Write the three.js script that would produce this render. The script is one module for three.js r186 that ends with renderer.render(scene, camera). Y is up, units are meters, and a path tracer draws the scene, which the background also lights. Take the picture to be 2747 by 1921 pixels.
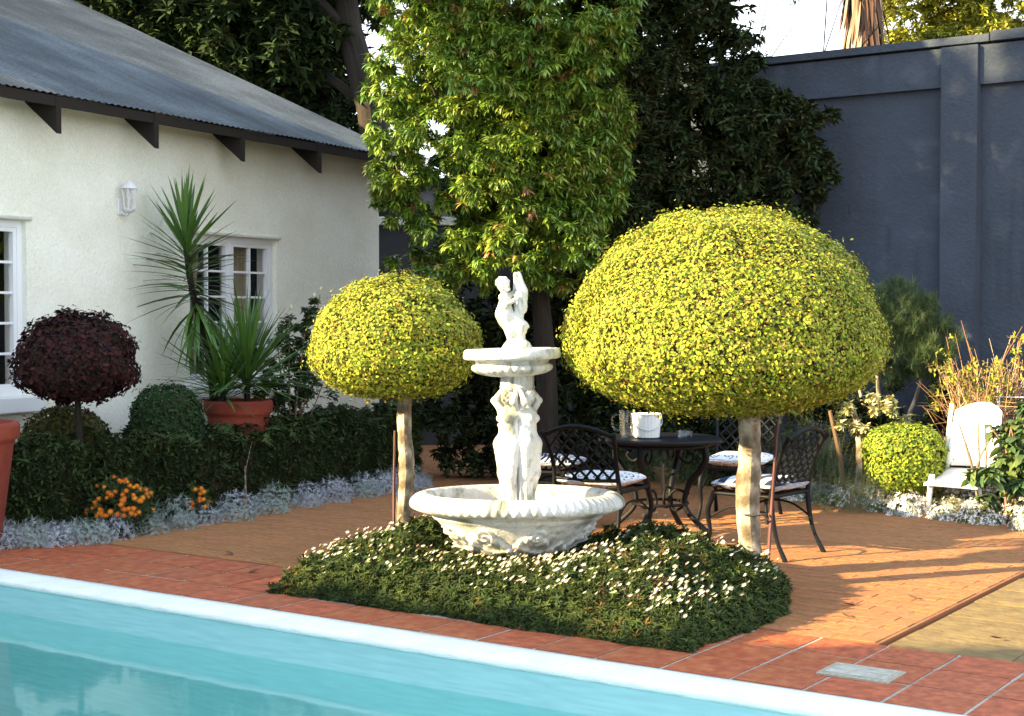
import * as THREE from 'three';
import { mergeGeometries, mergeVertices } from 'three/addons/utils/BufferGeometryUtils.js';
import { RoundedBoxGeometry } from 'three/addons/geometries/RoundedBoxGeometry.js';
import { MarchingCubes } from 'three/addons/objects/MarchingCubes.js';
import { ImprovedNoise } from 'three/addons/math/ImprovedNoise.js';

// ---------------------------------------------------------------- camera, sky, sun, exposure
const scene = new THREE.Scene();
const camera = new THREE.PerspectiveCamera(27.0, 1024 / 716, 0.1, 400);
camera.position.set(0, 1.6, 0);
camera.rotation.x = -0.0276;
const renderer = new THREE.WebGLRenderer({ antialias: true });
renderer.setSize(1024, 716);
renderer.toneMapping = THREE.LinearToneMapping;
renderer.toneMappingExposure = 4.7;
renderer.shadowMap.enabled = true;
const SUN_EL = 0.36, SUN_AZ = 0.36;           // height of the sun, and how far behind the camera's left it stands (radians)
const toSun = new THREE.Vector3(-Math.cos(SUN_AZ) * Math.cos(SUN_EL), Math.sin(SUN_EL), Math.sin(SUN_AZ) * Math.cos(SUN_EL));
{
  const W = 128, H = 64, data = new Float32Array(W * H * 4);
  for (let j = 0; j < H; j++) for (let i = 0; i < W; i++) {
    const el = Math.max(0, ((j + 0.5) / H - 0.5) * Math.PI), t = Math.pow(Math.sin(el), 0.55), k = (j * W + i) * 4;
    data[k] = 0.7 * (1 - t) + 0.225 * t; data[k + 1] = 0.73 * (1 - t) + 0.3 * t; data[k + 2] = 0.75 * (1 - t) + 0.41 * t; data[k + 3] = 1;
  }
  const sky = new THREE.DataTexture(data, W, H, THREE.RGBAFormat, THREE.FloatType);
  sky.mapping = THREE.EquirectangularReflectionMapping; sky.magFilter = THREE.LinearFilter; sky.needsUpdate = true;
  scene.background = sky; scene.environment = sky;
}
const sun = new THREE.DirectionalLight(new THREE.Color().setRGB(1, 0.78, 0.42), 5);
sun.position.copy(toSun).multiplyScalar(40).add(new THREE.Vector3(0, 0, -10));
sun.target.position.set(0, 0, -10); sun.castShadow = true; sun.shadow.radius = 1.3;
Object.assign(sun.shadow.camera, { left: -16, right: 16, top: 16, bottom: -16, near: 1, far: 90 });
sun.shadow.mapSize.set(2048, 2048);
scene.add(sun, sun.target);

// ---------------------------------------------------------------- helpers
let seed = 7;
const rnd = () => { seed = (seed + 0x6d2b79f5) | 0; let t = Math.imul(seed ^ (seed >>> 15), 1 | seed); t = (t + Math.imul(t ^ (t >>> 7), 61 | t)) ^ t; return ((t ^ (t >>> 14)) >>> 0) / 4294967296; };
const rr = (a, b) => a + (b - a) * rnd();
const gauss = () => rnd() + rnd() + rnd() - 1.5;
const noise = new ImprovedNoise();
const fbm = (x, y, z, o = 4) => { let s = 0, a = 0.5; for (let i = 0; i < o; i++) { s += a * noise.noise(x, y, z); x *= 2.03; y *= 2.03; z *= 2.03; a *= 0.5; } return s; };
const clamp = (x, a = 0, b = 1) => Math.min(b, Math.max(a, x));
const sstep = (a, b, x) => { x = clamp((x - a) / (b - a)); return x * x * (3 - 2 * x); };
const V = (x, y, z) => new THREE.Vector3(x, y, z);
const G = (X, Z, h = 0) => V(X, h, -Z);            // X right, Z away from the camera, h up
const C = (r, g, b) => new THREE.Color().setRGB(r, g, b);
const taken = {};
function numbered(name) { const n = taken[name] = (taken[name] ?? -1) + 1; return n ? name + '_' + String(n).padStart(3, '0') : name; }
function shade(o) { o.traverse((c) => { if (c.isMesh) { c.castShadow = true; c.receiveShadow = true; } }); return o; }
function thing(name, label, category, group) { const o = new THREE.Group(); o.name = numbered(name); o.userData = { label, category }; if (group) o.userData.group = group; scene.add(o); return o; }
function structure(name, o = new THREE.Group()) { o.name = name; o.userData.kind = 'structure'; scene.add(o); return o; }
function part(parent, name, geometry, material, kind) { const m = new THREE.Mesh(geometry, material); m.name = name; m.castShadow = m.receiveShadow = true; if (kind) m.userData.kind = kind; parent.add(m); return m; }
const box = (w, h, d, x = 0, y = 0, z = 0) => new THREE.BoxGeometry(w, h, d).translate(x, y, z);
const tube = (pts, r, seg = 12, rad = 7) => new THREE.TubeGeometry(new THREE.CatmullRomCurve3(pts.map((p) => (p.isVector3 ? p : V(...p)))), seg, r, rad);
function taper(pts, radii, seg = 10, rad = 8, wob = 0) {                  // limb with its own radius along the way
  const g = tube(pts, 1, seg, rad), c = new THREE.CatmullRomCurve3(pts.map((p) => (p.isVector3 ? p : V(...p)))), P = g.attributes.position, q = V(0, 0, 0);
  for (let i = 0; i <= seg; i++) {
    const t = i / seg, f = t * (radii.length - 1), k = Math.min(radii.length - 2, Math.floor(f)), r = radii[k] + (radii[k + 1] - radii[k]) * (f - k); c.getPointAt(t, q);
    for (let j = 0; j <= rad; j++) { const n = i * (rad + 1) + j, jj = j % rad, w = 1 + wob * noise.noise(jj * 1.7 + i * 0.4, i * 0.9, 3.1); P.setXYZ(n, q.x + (P.getX(n) - q.x) * r * w, q.y + (P.getY(n) - q.y) * r * w, q.z + (P.getZ(n) - q.z) * r * w); }
  }
  g.computeVertexNormals(); return g;
}
const ubox = (w, h, d, x = 0, y = 0, z = 0) => { const g = new THREE.BoxGeometry(w, h, d), P = g.attributes.position, Nn = g.attributes.normal, U = g.attributes.uv; for (let i = 0; i < P.count; i++) { const a = [P.getX(i) + x, P.getY(i) + y, P.getZ(i) + z]; if (Math.abs(Nn.getY(i)) > 0.5) U.setXY(i, a[0], a[2]); else if (Math.abs(Nn.getX(i)) > 0.5) U.setXY(i, a[2], a[1]); else U.setXY(i, a[0], a[1]); } return g.translate(x, y, z); };
const lathe = (pts, seg = 48) => new THREE.LatheGeometry(pts.map((p) => new THREE.Vector2(...p)), seg);
const bare = (g) => { const n = g.index ? g.toNonIndexed() : g; for (const k of Object.keys(n.attributes)) if (!['position', 'normal', 'uv'].includes(k)) n.deleteAttribute(k); return n; };
const merge = (list) => mergeGeometries(list.map(bare));

// textures: colour and relief from layered noise
function noiseTex(size, fn, srgb = true) {
  const d = new Uint8Array(size * size * 4);
  for (let j = 0; j < size; j++) for (let i = 0; i < size; i++) { const c = fn(i / size, j / size), k = (j * size + i) * 4; d[k] = clamp(c[0]) * 255; d[k + 1] = clamp(c[1]) * 255; d[k + 2] = clamp(c[2]) * 255; d[k + 3] = 255; }
  const t = new THREE.DataTexture(d, size, size); t.wrapS = t.wrapT = THREE.RepeatWrapping; t.magFilter = THREE.LinearFilter; t.minFilter = THREE.LinearMipmapLinearFilter; t.generateMipmaps = true;
  if (srgb) t.colorSpace = THREE.SRGBColorSpace; t.needsUpdate = true; return t;
}
const wrapN = (u, v, f, o, s = 0) => {                // tiling noise
  const q = (a, b) => fbm(a * f + s * 7.3, b * f + s * 3.1, s + 0.5, o), wu = sstep(0.7, 1, u), wv = sstep(0.7, 1, v); u = u % 1; v = v % 1;
  const w = [(1 - wu) * (1 - wv), wu * (1 - wv), (1 - wu) * wv, wu * wv];
  return ((w[0] ? w[0] * q(u, v) : 0) + (w[1] ? w[1] * q(u - 1, v) : 0) + (w[2] ? w[2] * q(u, v - 1) : 0) + (w[3] ? w[3] * q(u - 1, v - 1) : 0)) / Math.hypot(...w);
};
const reps = (t, x, y) => { const c = t.clone(); c.repeat.set(x, y); c.needsUpdate = true; return c; };
const mottled = (base, dark, f, s, amt = 1.6) => noiseTex(256, (u, v) => { const t = clamp(0.5 + amt * wrapN(u, v, f, 4, s)), q = 0.06 * (hash(u * 256, v * 256) - 0.5); return [0, 1, 2].map((i) => base[i] * t + dark[i] * (1 - t) + q); });
function hash(a, b) { const t = Math.sin(Math.floor(a) * 127.1 + Math.floor(b) * 311.7) * 43758.5453; return t - Math.floor(t); }
const grain = noiseTex(256, (u, v) => { const t = 0.5 + 0.9 * wrapN(u, v, 24, 3, 2) + 0.35 * (hash(u * 256, v * 256) - 0.5); return [t, t, t]; }, false);
const lumps = noiseTex(256, (u, v) => { const t = 0.5 + 1.2 * wrapN(u, v, 9, 4, 6); return [t, t, t]; }, false);
const std = (o) => new THREE.MeshStandardMaterial({ roughness: 0.85, ...o });
const phys = (o) => new THREE.MeshPhysicalMaterial({ roughness: 0.8, ...o });

const M = {
  plaster: std({ map: reps(mottled([0.94, 0.935, 0.885], [0.905, 0.895, 0.83], 5, 1), 0.4, 0.4), bumpMap: reps(grain, 1.5, 1.5), bumpScale: 0.004, roughness: 0.92 }),
  roof: std({ map: reps(noiseTex(512, (u, v) => { const a = 0.5 + 2.2 * wrapN(u, v, 5, 5, 3), b = 0.5 + 1.8 * wrapN(u, v, 2, 3, 2) + 0.6 * noise.noise(u * 50, v * 5, 1.5); const t = clamp(0.6 * a + 0.4 * b), q = 0.1 * (hash(u * 512, v * 512) - 0.5); return [0.1 + 0.22 * t + q, 0.125 + 0.22 * t + q, 0.14 + 0.22 * t + q]; }), 0.13, 0.2), roughness: 0.75, metalness: 0.0 }),
  timber: phys({ color: C(0.024, 0.019, 0.016), roughness: 0.9, specularIntensity: 0.3 }),
  white: std({ color: C(0.78, 0.78, 0.79), roughness: 0.5 }),
  greywall: std({ map: reps(noiseTex(512, (u, v) => { const t = clamp(0.5 + 1.6 * wrapN(u, v, 5, 4, 4)), st = clamp(2.6 * (wrapN(u, v * 1, 3, 2, 31) + 0.5 * noise.noise(u * 46, v * 4, 8) - 0.2)), p = clamp(5 * (wrapN(u, v, 9, 3, 35) - 0.2)), q = 0.035 * (hash(u * 512, v * 512) - 0.5); return [0.225 + 0.03 * t + 0.05 * p - 0.03 * st + q, 0.255 + 0.033 * t + 0.05 * p - 0.03 * st + q, 0.3 + 0.04 * t + 0.045 * p - 0.035 * st + q]; }), 0.3, 0.3), bumpMap: reps(grain, 1.2, 1.2), bumpScale: 0.006, roughness: 0.9 }),
  stone: std({ map: noiseTex(512, (u, v) => { const t = clamp(0.5 + 1.5 * wrapN(u, v, 7, 4, 8)), w = clamp(3 * (wrapN(u, v, 4, 5, 12) - 0.06)), g = clamp(3.2 * (wrapN(u, v, 11, 4, 22) - 0.12)), p = hash(u * 256, v * 256) > 0.965 ? 0.16 : 0, q = 0.07 * (hash(u * 512, v * 512) - 0.5); return [0.82 - 0.07 * t - 0.27 * w - 0.2 * g - p + q, 0.815 - 0.07 * t - 0.26 * w - 0.21 * g - p + q, 0.8 - 0.08 * t - 0.29 * w - 0.25 * g - p + q]; }), bumpMap: reps(grain, 3, 3), bumpScale: 0.003, roughness: 0.93 }),
  metal: phys({ color: C(0.008, 0.009, 0.011), roughness: 0.5, specularIntensity: 0.3, bumpMap: grain, bumpScale: 0.0006 }),
  terracotta: std({ map: mottled([0.56, 0.24, 0.16], [0.43, 0.17, 0.11], 5, 5), roughness: 0.9, bumpMap: grain, bumpScale: 0.002 }),
  coping: std({ map: mottled([0.93, 0.94, 0.94], [0.87, 0.88, 0.88], 6, 7), bumpMap: lumps, bumpScale: 0.004, roughness: 0.75 }),
  poolPaint: std({ map: reps(mottled([0.64, 0.81, 0.82], [0.59, 0.77, 0.78], 5, 9), 0.5, 0.5), roughness: 0.7 }),
  poolFloor: std({ color: C(0.42, 0.72, 0.68), roughness: 0.8 }),
  soil: std({ map: mottled([0.42, 0.34, 0.26], [0.29, 0.22, 0.16], 9, 3), bumpMap: lumps, bumpScale: 0.03, roughness: 1 }),
  grout: std({ map: reps(mottled([0.68, 0.66, 0.6], [0.56, 0.53, 0.47], 12, 2), 2, 2), roughness: 0.95 }),
  mortar: std({ map: reps(mottled([0.58, 0.385, 0.24], [0.5, 0.31, 0.18], 12, 2), 2, 2), roughness: 0.95 }),
  bark: std({ map: reps(mottled([0.68, 0.64, 0.57], [0.38, 0.33, 0.26], 5, 11, 1.9), 2.4, 1), bumpMap: reps(lumps, 3, 1), bumpScale: 0.006, roughness: 0.95 }),
  darkbark: std({ map: mottled([0.2, 0.17, 0.14], [0.12, 0.1, 0.08], 8, 12), bumpMap: lumps, bumpScale: 0.02, roughness: 1 }),
  twig: std({ color: C(0.2, 0.12, 0.07), roughness: 0.9 }),
  glass: phys({ color: 0xffffff, transmission: 1, thickness: 0, roughness: 0.02, ior: 1.5 }),
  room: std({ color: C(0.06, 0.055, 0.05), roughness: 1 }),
  curtain: std({ color: C(0.42, 0.36, 0.24), roughness: 1 }),
  core: std({ map: mottled([0.36, 0.31, 0.22], [0.25, 0.2, 0.13], 9, 17), roughness: 1 }),
};
// leaves: one material for each kind, each instance with its own tint
const leafMat = (o = {}) => phys({ color: 0xffffff, transmission: 0.3, thickness: 0, roughness: 0.75, side: THREE.DoubleSide, ...o });
const LEAF = leafMat({ transmission: 0.2, specularIntensity: 0.45 }), LEAFM = leafMat({ roughness: 0.6, transmission: 0.15 }), MATT = phys({ color: 0xffffff, roughness: 0.9, specularIntensity: 0.25, side: THREE.DoubleSide });
function leafGeo(len, wid, droop = 0.15, fold = 0.2, seg = 3) {             // lies along +z, faces +y
  const pos = [], idx = [], uv = [];
  for (let i = 0; i <= seg; i++) {
    const t = i / seg, w = wid * 0.5 * Math.sin(Math.PI * Math.pow(Math.min(0.999, t * 0.93 + 0.05), 0.75)) * (i === seg ? 0.15 : 1), y = -droop * len * t * t, z = len * t;
    pos.push(-w, y + w * fold, z, 0, y, z, w, y + w * fold, z); uv.push(0, t, 0.5, t, 1, t);
    if (i < seg) { const a = i * 3; idx.push(a, a + 3, a + 1, a + 1, a + 3, a + 4, a + 1, a + 4, a + 2, a + 2, a + 4, a + 5); }
  }
  const g = new THREE.BufferGeometry(); g.setAttribute('position', new THREE.Float32BufferAttribute(pos, 3)); g.setAttribute('uv', new THREE.Float32BufferAttribute(uv, 2)); g.setIndex(idx); g.computeVertexNormals(); return g;
}
const mat4 = (p, q, s) => new THREE.Matrix4().compose(p, q, typeof s === 'number' ? V(s, s, s) : s);
const eul = (x, y, z) => new THREE.Quaternion().setFromEuler(new THREE.Euler(x, y, z, 'YXZ'));
const facing = (dir, roll = 0) => new THREE.Quaternion().setFromUnitVectors(V(0, 0, 1), dir.clone().normalize()).multiply(new THREE.Quaternion().setFromAxisAngle(V(0, 0, 1), roll));
function spray(n, fn) { const l = []; for (let i = 0; i < n; i++) { const [g, p, q, s] = fn(i, n); l.push(g.clone().applyMatrix4(mat4(p, q, s ?? 1))); } return merge(l); }
function copies(parent, name, geometry, material, list) {                    // [matrix, colour] list -> one InstancedMesh of leaves
  const m = new THREE.InstancedMesh(geometry, material, list.length); m.name = name; m.userData.kind = 'stuff'; m.castShadow = m.receiveShadow = true;
  list.forEach(([x, c], i) => { m.setMatrixAt(i, x); m.setColorAt(i, c); }); parent.add(m); return m;
}
const tint = (c, v = 0.25, hue = 0.1) => { const k = 1 + v * gauss() * 1.3, h = hue * gauss(); return C(Math.max(0.003, c[0] * k * (1 + h)), Math.max(0.003, c[1] * k), Math.max(0.002, c[2] * k * (1 - h))); };
const pick = (a) => a[Math.floor(rnd() * a.length)];

// ---------------------------------------------------------------- the setting: ground, pool, paving
// pool frame: s runs along the pool's edge to the right and nearer, m runs away from the water
const POOL_TURN = -0.604, Q0 = [0, 7.17], U = [0.823, -0.568], N = [0.568, 0.823];
const pw = (s, m) => [Q0[0] + s * U[0] + m * N[0], Q0[1] + s * U[1] + m * N[1]];
const inPool = (o) => { o.position.set(Q0[0], 0, -Q0[1]); o.rotation.y = POOL_TURN; return o; };
{
  const s = new THREE.Shape(); s.moveTo(-150, -150); s.lineTo(150, -150); s.lineTo(150, 150); s.lineTo(-150, 150);
  const hole = new THREE.Path(); hole.moveTo(-8.9, -5.4); hole.lineTo(6.9, -5.4); hole.lineTo(6.9, -0.1); hole.lineTo(-8.9, -0.1); s.holes.push(hole);
  const g = new THREE.ShapeGeometry(s).rotateX(-Math.PI / 2).translate(0, -0.05, 0);
  inPool(structure('ground', new THREE.Mesh(g, M.soil))); scene.getObjectByName('ground').receiveShadow = true;
}
{ // pool: basin, coping with a rounded lip, water
  const basin = inPool(structure('pool_basin'));
  const S0 = -8, S1 = 6, W = 4.6, D = 1.3;
  part(basin, 'pool_floor', box(S1 - S0, 0.1, W, (S0 + S1) / 2, -D - 0.05, 0.16 + W / 2), M.poolFloor);
  part(basin, 'pool_wall', box(S1 - S0, D - 0.012, 0.1, (S0 + S1) / 2, -(D + 0.05) / 2, 0.2), M.poolPaint);
  part(basin, 'pool_wall', box(S1 - S0, D - 0.05, 0.1, (S0 + S1) / 2, -(D + 0.05) / 2, 0.16 + W + 0.05), M.poolPaint);
  part(basin, 'pool_wall', box(0.1, D - 0.05, W - 0.02, S0 - 0.05, -(D + 0.05) / 2, 0.16 + W / 2), M.poolPaint);
  part(basin, 'pool_wall', box(0.1, D - 0.05, W - 0.02, S1 + 0.05, -(D + 0.05) / 2, 0.16 + W / 2), M.poolPaint);
  const cop = inPool(structure('pool_coping'));
  const prof = [[0, -0.06], [0, 0.006], [0.06, 0.007], [0.2, 0.006], [0.243, 0.004], [0.254, -0.003], [0.258, -0.015], [0.256, -0.03], [0.235, -0.034]];
  const pos = [], uv = [], idx = [], n = prof.length, K = 280;
  for (let i = 0; i <= K; i++) { const s = S0 - 0.3 + (S1 - S0 + 0.6) * i / K; prof.forEach(([z, y], j) => { const rough = j < 3 ? 0.006 * noise.noise(s * 3.1, j, 2) + 0.004 * noise.noise(s * 11, j, 5) : 0.0015 * noise.noise(s * 4, j, 2); pos.push(s, y + (j > 0 ? rough * 0.4 : 0), z + (j < 2 ? rough * 1.6 : rough * 0.5)); uv.push(s, j * 0.05); if (i < K && j < n - 1) { const a = i * n + j; idx.push(a, a + 1, a + n, a + 1, a + n + 1, a + n); } }); }
  const g = new THREE.BufferGeometry(); g.setAttribute('position', new THREE.Float32BufferAttribute(pos, 3)); g.setAttribute('uv', new THREE.Float32BufferAttribute(uv, 2)); g.setIndex(idx); g.computeVertexNormals();
  part(cop, 'coping_edge', g, M.coping);
  part(cop, 'coping_edge', box(S1 - S0, 0.06, 0.5, (S0 + S1) / 2, -0.03, 0.16 + W + 0.25), M.coping);
  const wt = noiseTex(512, (u, v) => { const t = 0.5 + 0.55 * wrapN(u, v, 5, 2, 4) + 0.12 * wrapN(u, v, 26, 2, 9); return [t, t, t]; }, false);
  const water = inPool(structure('pool_water', new THREE.Mesh(new THREE.PlaneGeometry(S1 - S0 - 0.01, W - 0.01).rotateX(-Math.PI / 2).translate((S0 + S1) / 2, -0.185, 0.25 + W / 2), phys({ color: C(0.78, 0.95, 0.92), transmission: 1, thickness: 0, ior: 1.33, roughness: 0.06, bumpMap: reps(wt, 7, 2.3), bumpScale: 0.0016 }))));
  water.receiveShadow = true;
}
const TILE = 0.346;
{ // terracotta tiles beside the pool, each its own piece
  const deck = inPool(structure('tile_surround'));
  part(deck, 'grout_bed', box(14, 0.05, 3 * TILE + 0.01, -1, -0.0195, -(1.5 * TILE) - 0.002), M.grout);
  const mats = [0, 1, 2, 3, 4].map((i) => std({ map: mottled([0.67 + 0.03 * (i % 3), 0.375 + 0.025 * (i % 2), 0.225], [0.56 + 0.04 * (i % 2), 0.275, 0.15], 4 + i, 20 + i, 1.5), roughness: 0.72, bumpMap: lumps, bumpScale: 0.003 }));
  const geos = [0, 1, 2].map((i) => { const g = new RoundedBoxGeometry(TILE - 0.015 - 0.003 * i, 0.02, TILE - 0.016, 2, 0.004); return g; });
  for (let i = -19; i < 18; i++) for (let j = 0; j < 3; j++) {
    const s = -0.574 + TILE * (i + 0.5), m = TILE * (j + 0.5) + 0.004;
    if (s > -1.7 && s < 0.6 && j > 0) continue;
    if (s < -7.4 || s > 5.6) continue;
    const t = part(deck, 'tile', pick(geos), pick(mats)); t.position.set(s + rr(-0.002, 0.002), 0.0 + rr(-0.0015, 0.0015), -m); t.rotation.set(rr(-0.004, 0.004), rr(-0.006, 0.006) + Math.floor(rr(0, 4)) * Math.PI / 2, rr(-0.004, 0.004));
  }
}
{ // brick pavers of the patio (the 300 nearest as pieces), and the paler slabs on the right
  const patio = inPool(structure('brick_patio'));
  part(patio, 'mortar_bed', box(9.45, 0.05, 9, -3.285, -0.0185, -(3 * TILE + 0.02) - 4.5), M.mortar);
  const mats = [0, 1, 2, 3, 4, 5].map((i) => std({ map: mottled([0.64 + 0.025 * (i % 3), 0.45 + 0.02 * (i % 2), 0.27 + 0.015 * (i % 3)], [0.54 + 0.03 * (i % 2), 0.35, 0.195], 3 + i, 40 + i, 1.4), roughness: 0.9, bumpMap: lumps, bumpScale: 0.003 }));
  const L = 0.226, B = 0.112, g0 = new RoundedBoxGeometry(L - 0.003, 0.02, B - 0.003, 1, 0.002), g1 = new RoundedBoxGeometry(L / 2 - 0.003, 0.02, B - 0.003, 1, 0.002), spots = [];
  for (let r = 0; r < 78; r++) for (let c = 0; c < 42; c++) { const half = r % 2 && c === 0, s = half ? 1.42 - L / 4 : 1.42 - L * (c + 0.5) + (r % 2) * L / 2, m = 3 * TILE + 0.03 + B * (r + 0.5); if (s < -8 + L / 2) continue; const [X, Z] = pw(s, m); if (Math.abs(X) > 0.36 * Z + 0.3) continue; if (s > -1.75 && s < 0.6 && m < 1.8) continue; spots.push([s, m, X * X + Z * Z, Math.floor(rnd() * 6), rr(-0.0025, 0.0025), rr(-0.006, 0.006), half ? g1 : g0]); }
  spots.sort((a, b) => a[2] - b[2]);
  const rest = mats.map(() => []);
  spots.forEach(([s, m, , k, y, t, g0], i) => {
    if (i < 290) { const p = part(patio, 'paver', g0, mats[k]); p.position.set(s, y * 0.6, -m); p.rotation.set(t * 0.6, t, t * 0.5); } else rest[k].push(g0.clone().rotateY(t).translate(s, y * 0.6, -m));
  });
  rest.forEach((l, k) => l.length && part(patio, 'far_pavers', merge(l), mats[k], 'stuff'));
  const slabs = inPool(structure('slab_terrace'));
  part(slabs, 'slab_bed', box(4.4, 0.05, 9, 3.67, -0.05, -(3 * TILE + 0.02) - 4.5), M.mortar);
  const sm = [0, 1, 2].map((i) => std({ map: mottled([0.5 + 0.02 * i, 0.42 + 0.015 * i, 0.26], [0.42, 0.34, 0.2 + 0.015 * i], 4 + i, 60 + i, 1.6), roughness: 0.95, bumpMap: lumps, bumpScale: 0.005 }));
  const gs = new RoundedBoxGeometry(0.596, 0.03, 0.446, 1, 0.005);
  for (let r = 0; r < 13; r++) for (let c = 0; c < 6; c++) { const p = part(slabs, 'slab', gs, pick(sm)); p.position.set(1.475 + 0.3 + 0.6 * c + (r % 2) * 0.0, -0.012 + rr(-0.003, 0.003), -(3 * TILE + 0.035 + 0.225 + 0.45 * r)); p.rotation.set(rr(-0.004, 0.004), rr(-0.004, 0.004), rr(-0.004, 0.004)); }
}
{ // skimmer lid let into the tiles
  const t = inPool(thing('skimmer_lid', 'pale grey square cover set into the red tiles beside the pool', 'cover'));
  part(t, 'lid_frame', new RoundedBoxGeometry(0.33, 0.012, 0.24, 1, 0.003).translate(1.6, 0.0125, -0.42), M.grout);
  part(t, 'lid', new RoundedBoxGeometry(0.27, 0.012, 0.18, 1, 0.004).translate(1.6, 0.018, -0.42), std({ map: mottled([0.72, 0.71, 0.66], [0.6, 0.58, 0.52], 6, 33), roughness: 0.9 }));
}
// ---------------------------------------------------------------- the house (local x runs along the wall to its far corner, local z points out)
const HOUSE = [-1.47, 16.5], HTURN = 1.102, HA = [0.452, 0.892], HN = [0.892, -0.452];
const hw = (t, out) => [HOUSE[0] - HA[0] * t + HN[0] * out, HOUSE[1] - HA[1] * t + HN[1] * out];
{
  const house = thing('house', 'white plastered single storey house with a blue grey corrugated roof', 'house');
  house.position.set(HOUSE[0], 0, -HOUSE[1]); house.rotation.y = HTURN;
  const LEN = 8.0, DEEP = 10.0, TOP = 3.34, T = 0.24;
  const wins = [[-3.27, -1.91, 0.98, 2.36], [-6.62, -5.25, 0.98, 2.36]];
  const sh = new THREE.Shape(); sh.moveTo(-LEN, -0.05); sh.lineTo(0, -0.05); sh.lineTo(0, TOP); sh.lineTo(-LEN, TOP); sh.closePath();
  for (const [a, b, y0, y1] of wins) { const h = new THREE.Path(); h.moveTo(a, y0); h.lineTo(a, y1); h.lineTo(b, y1); h.lineTo(b, y0); h.closePath(); sh.holes.push(h); }
  part(house, 'front_wall', new THREE.ExtrudeGeometry(sh, { depth: T, bevelEnabled: false, curveSegments: 1 }).translate(0, 0, -T), M.plaster);
  const gable = () => { const s = new THREE.Shape(); s.moveTo(-T, -0.05); s.lineTo(-DEEP, -0.05); s.lineTo(-DEEP, TOP); s.lineTo(-DEEP / 2, TOP + 0.45 * DEEP / 2 - 0.12); s.lineTo(-T, TOP); s.closePath(); return new THREE.ExtrudeGeometry(s, { depth: T, bevelEnabled: false }).rotateY(-Math.PI / 2); };
  part(house, 'gable_wall', gable(), M.plaster);
  part(house, 'gable_wall', gable().translate(-LEN + T, 0, 0), M.plaster);
  part(house, 'rear_wall', box(LEN, TOP + 0.05, T, -LEN / 2, TOP / 2 - 0.025, -DEEP - T / 2), M.plaster);
  // roof: two corrugated sheets
  const sheet = (front) => {
    const P = 0.076, n = Math.round((LEN + 0.3) / P) * 6, rows = 10, pos = [], uv = [], idx = [], run = DEEP / 2 + 0.34;
    for (let i = 0; i <= n; i++) { const x = -LEN - 0.15 + (LEN + 0.3) * i / n, w = 0.0055 * Math.cos((x / P) * 2 * Math.PI); for (let j = 0; j <= rows; j++) { const d = run * j / rows + (j === 0 ? 0.006 * noise.noise(x * 1.4, 1, 1) : 0), z = 0.34 - d; pos.push(x, 3.335 + 0.45 * d + w + 0.006 * noise.noise(x * 0.8, d * 0.9, 4), front ? z : -DEEP - z); uv.push(x, d); if (i < n && j < rows) { const a = i * (rows + 1) + j; idx.push(...(front ? [a, a + rows + 1, a + 1, a + 1, a + rows + 1, a + rows + 2] : [a, a + 1, a + rows + 1, a + 1, a + rows + 2, a + rows + 1])); } } }
    const g = new THREE.BufferGeometry(); g.setAttribute('position', new THREE.Float32BufferAttribute(pos, 3)); g.setAttribute('uv', new THREE.Float32BufferAttribute(uv, 2)); g.setIndex(idx); g.computeVertexNormals(); return g;
  };
  const rm = M.roof.clone(); rm.side = THREE.DoubleSide;
  const roof = part(house, 'roof', sheet(true), rm);
  part(roof, 'rear_slope', sheet(false), rm);
  part(roof, 'ridge_cap', new THREE.CylinderGeometry(0.09, 0.09, LEN + 0.32, 10, 1, true, 0, Math.PI).rotateZ(Math.PI / 2).rotateX(-Math.PI / 2).translate(-LEN / 2, 3.335 + 0.45 * (DEEP / 2 + 0.34) - 0.03, -DEEP / 2), rm);
  part(roof, 'batten', box(LEN + 0.2, 0.08, 0.03, -LEN / 2, 3.283, 0.31), M.timber);
  part(roof, 'barge_board', new THREE.ExtrudeGeometry((() => { const s = new THREE.Shape(), r = DEEP / 2 + 0.33; s.moveTo(0.33, 3.16); s.lineTo(0.33, 3.315); s.lineTo(0.33 - r, 3.315 + 0.45 * r); s.lineTo(0.33 - r, 3.16 + 0.45 * r); return s; })(), { depth: 0.03, bevelEnabled: false }).rotateY(-Math.PI / 2).translate(0.14, 0, 0), M.timber);
  for (let k = 0; k < 7; k++) { // rafter tails under the eave
    const x = -[0.08, 1.6, 2.85, 4.05, 5.2, 6.35, 7.5][k];
    const q = new THREE.Shape(); q.moveTo(-0.2, 3.4); q.lineTo(-0.02, 3.31); q.lineTo(0.33, 3.03); q.lineTo(0.33, 3.315); q.lineTo(-0.2, 3.55); q.closePath();
    part(house, 'rafter', new THREE.ExtrudeGeometry(q, { depth: 0.055, bevelEnabled: false }).rotateY(-Math.PI / 2).translate(x, 0, 0), M.timber);
  }
  // windows: frame, casements, glazing bars, panes, sill, curtains in a dark room
  for (const [a, b, y0, y1] of wins) {
    const w = b - a, cx = (a + b) / 2, win = new THREE.Group(); win.name = 'window'; win.position.set(cx, 0, -0.09); house.add(win);
    const H = y1 - y0, f = 0.055;
    part(win, 'frame', merge([box(f, H, 0.09, -w / 2 + f / 2, y0 + H / 2, 0), box(f, H, 0.09, w / 2 - f / 2, y0 + H / 2, 0), box(w - 2 * f, f, 0.09, 0, y1 - f / 2, 0), box(w - 2 * f, f, 0.09, 0, y0 + f / 2, 0), box(0.05, H - 2 * f, 0.088, 0, y0 + H / 2, 0)]), M.white);
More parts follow.
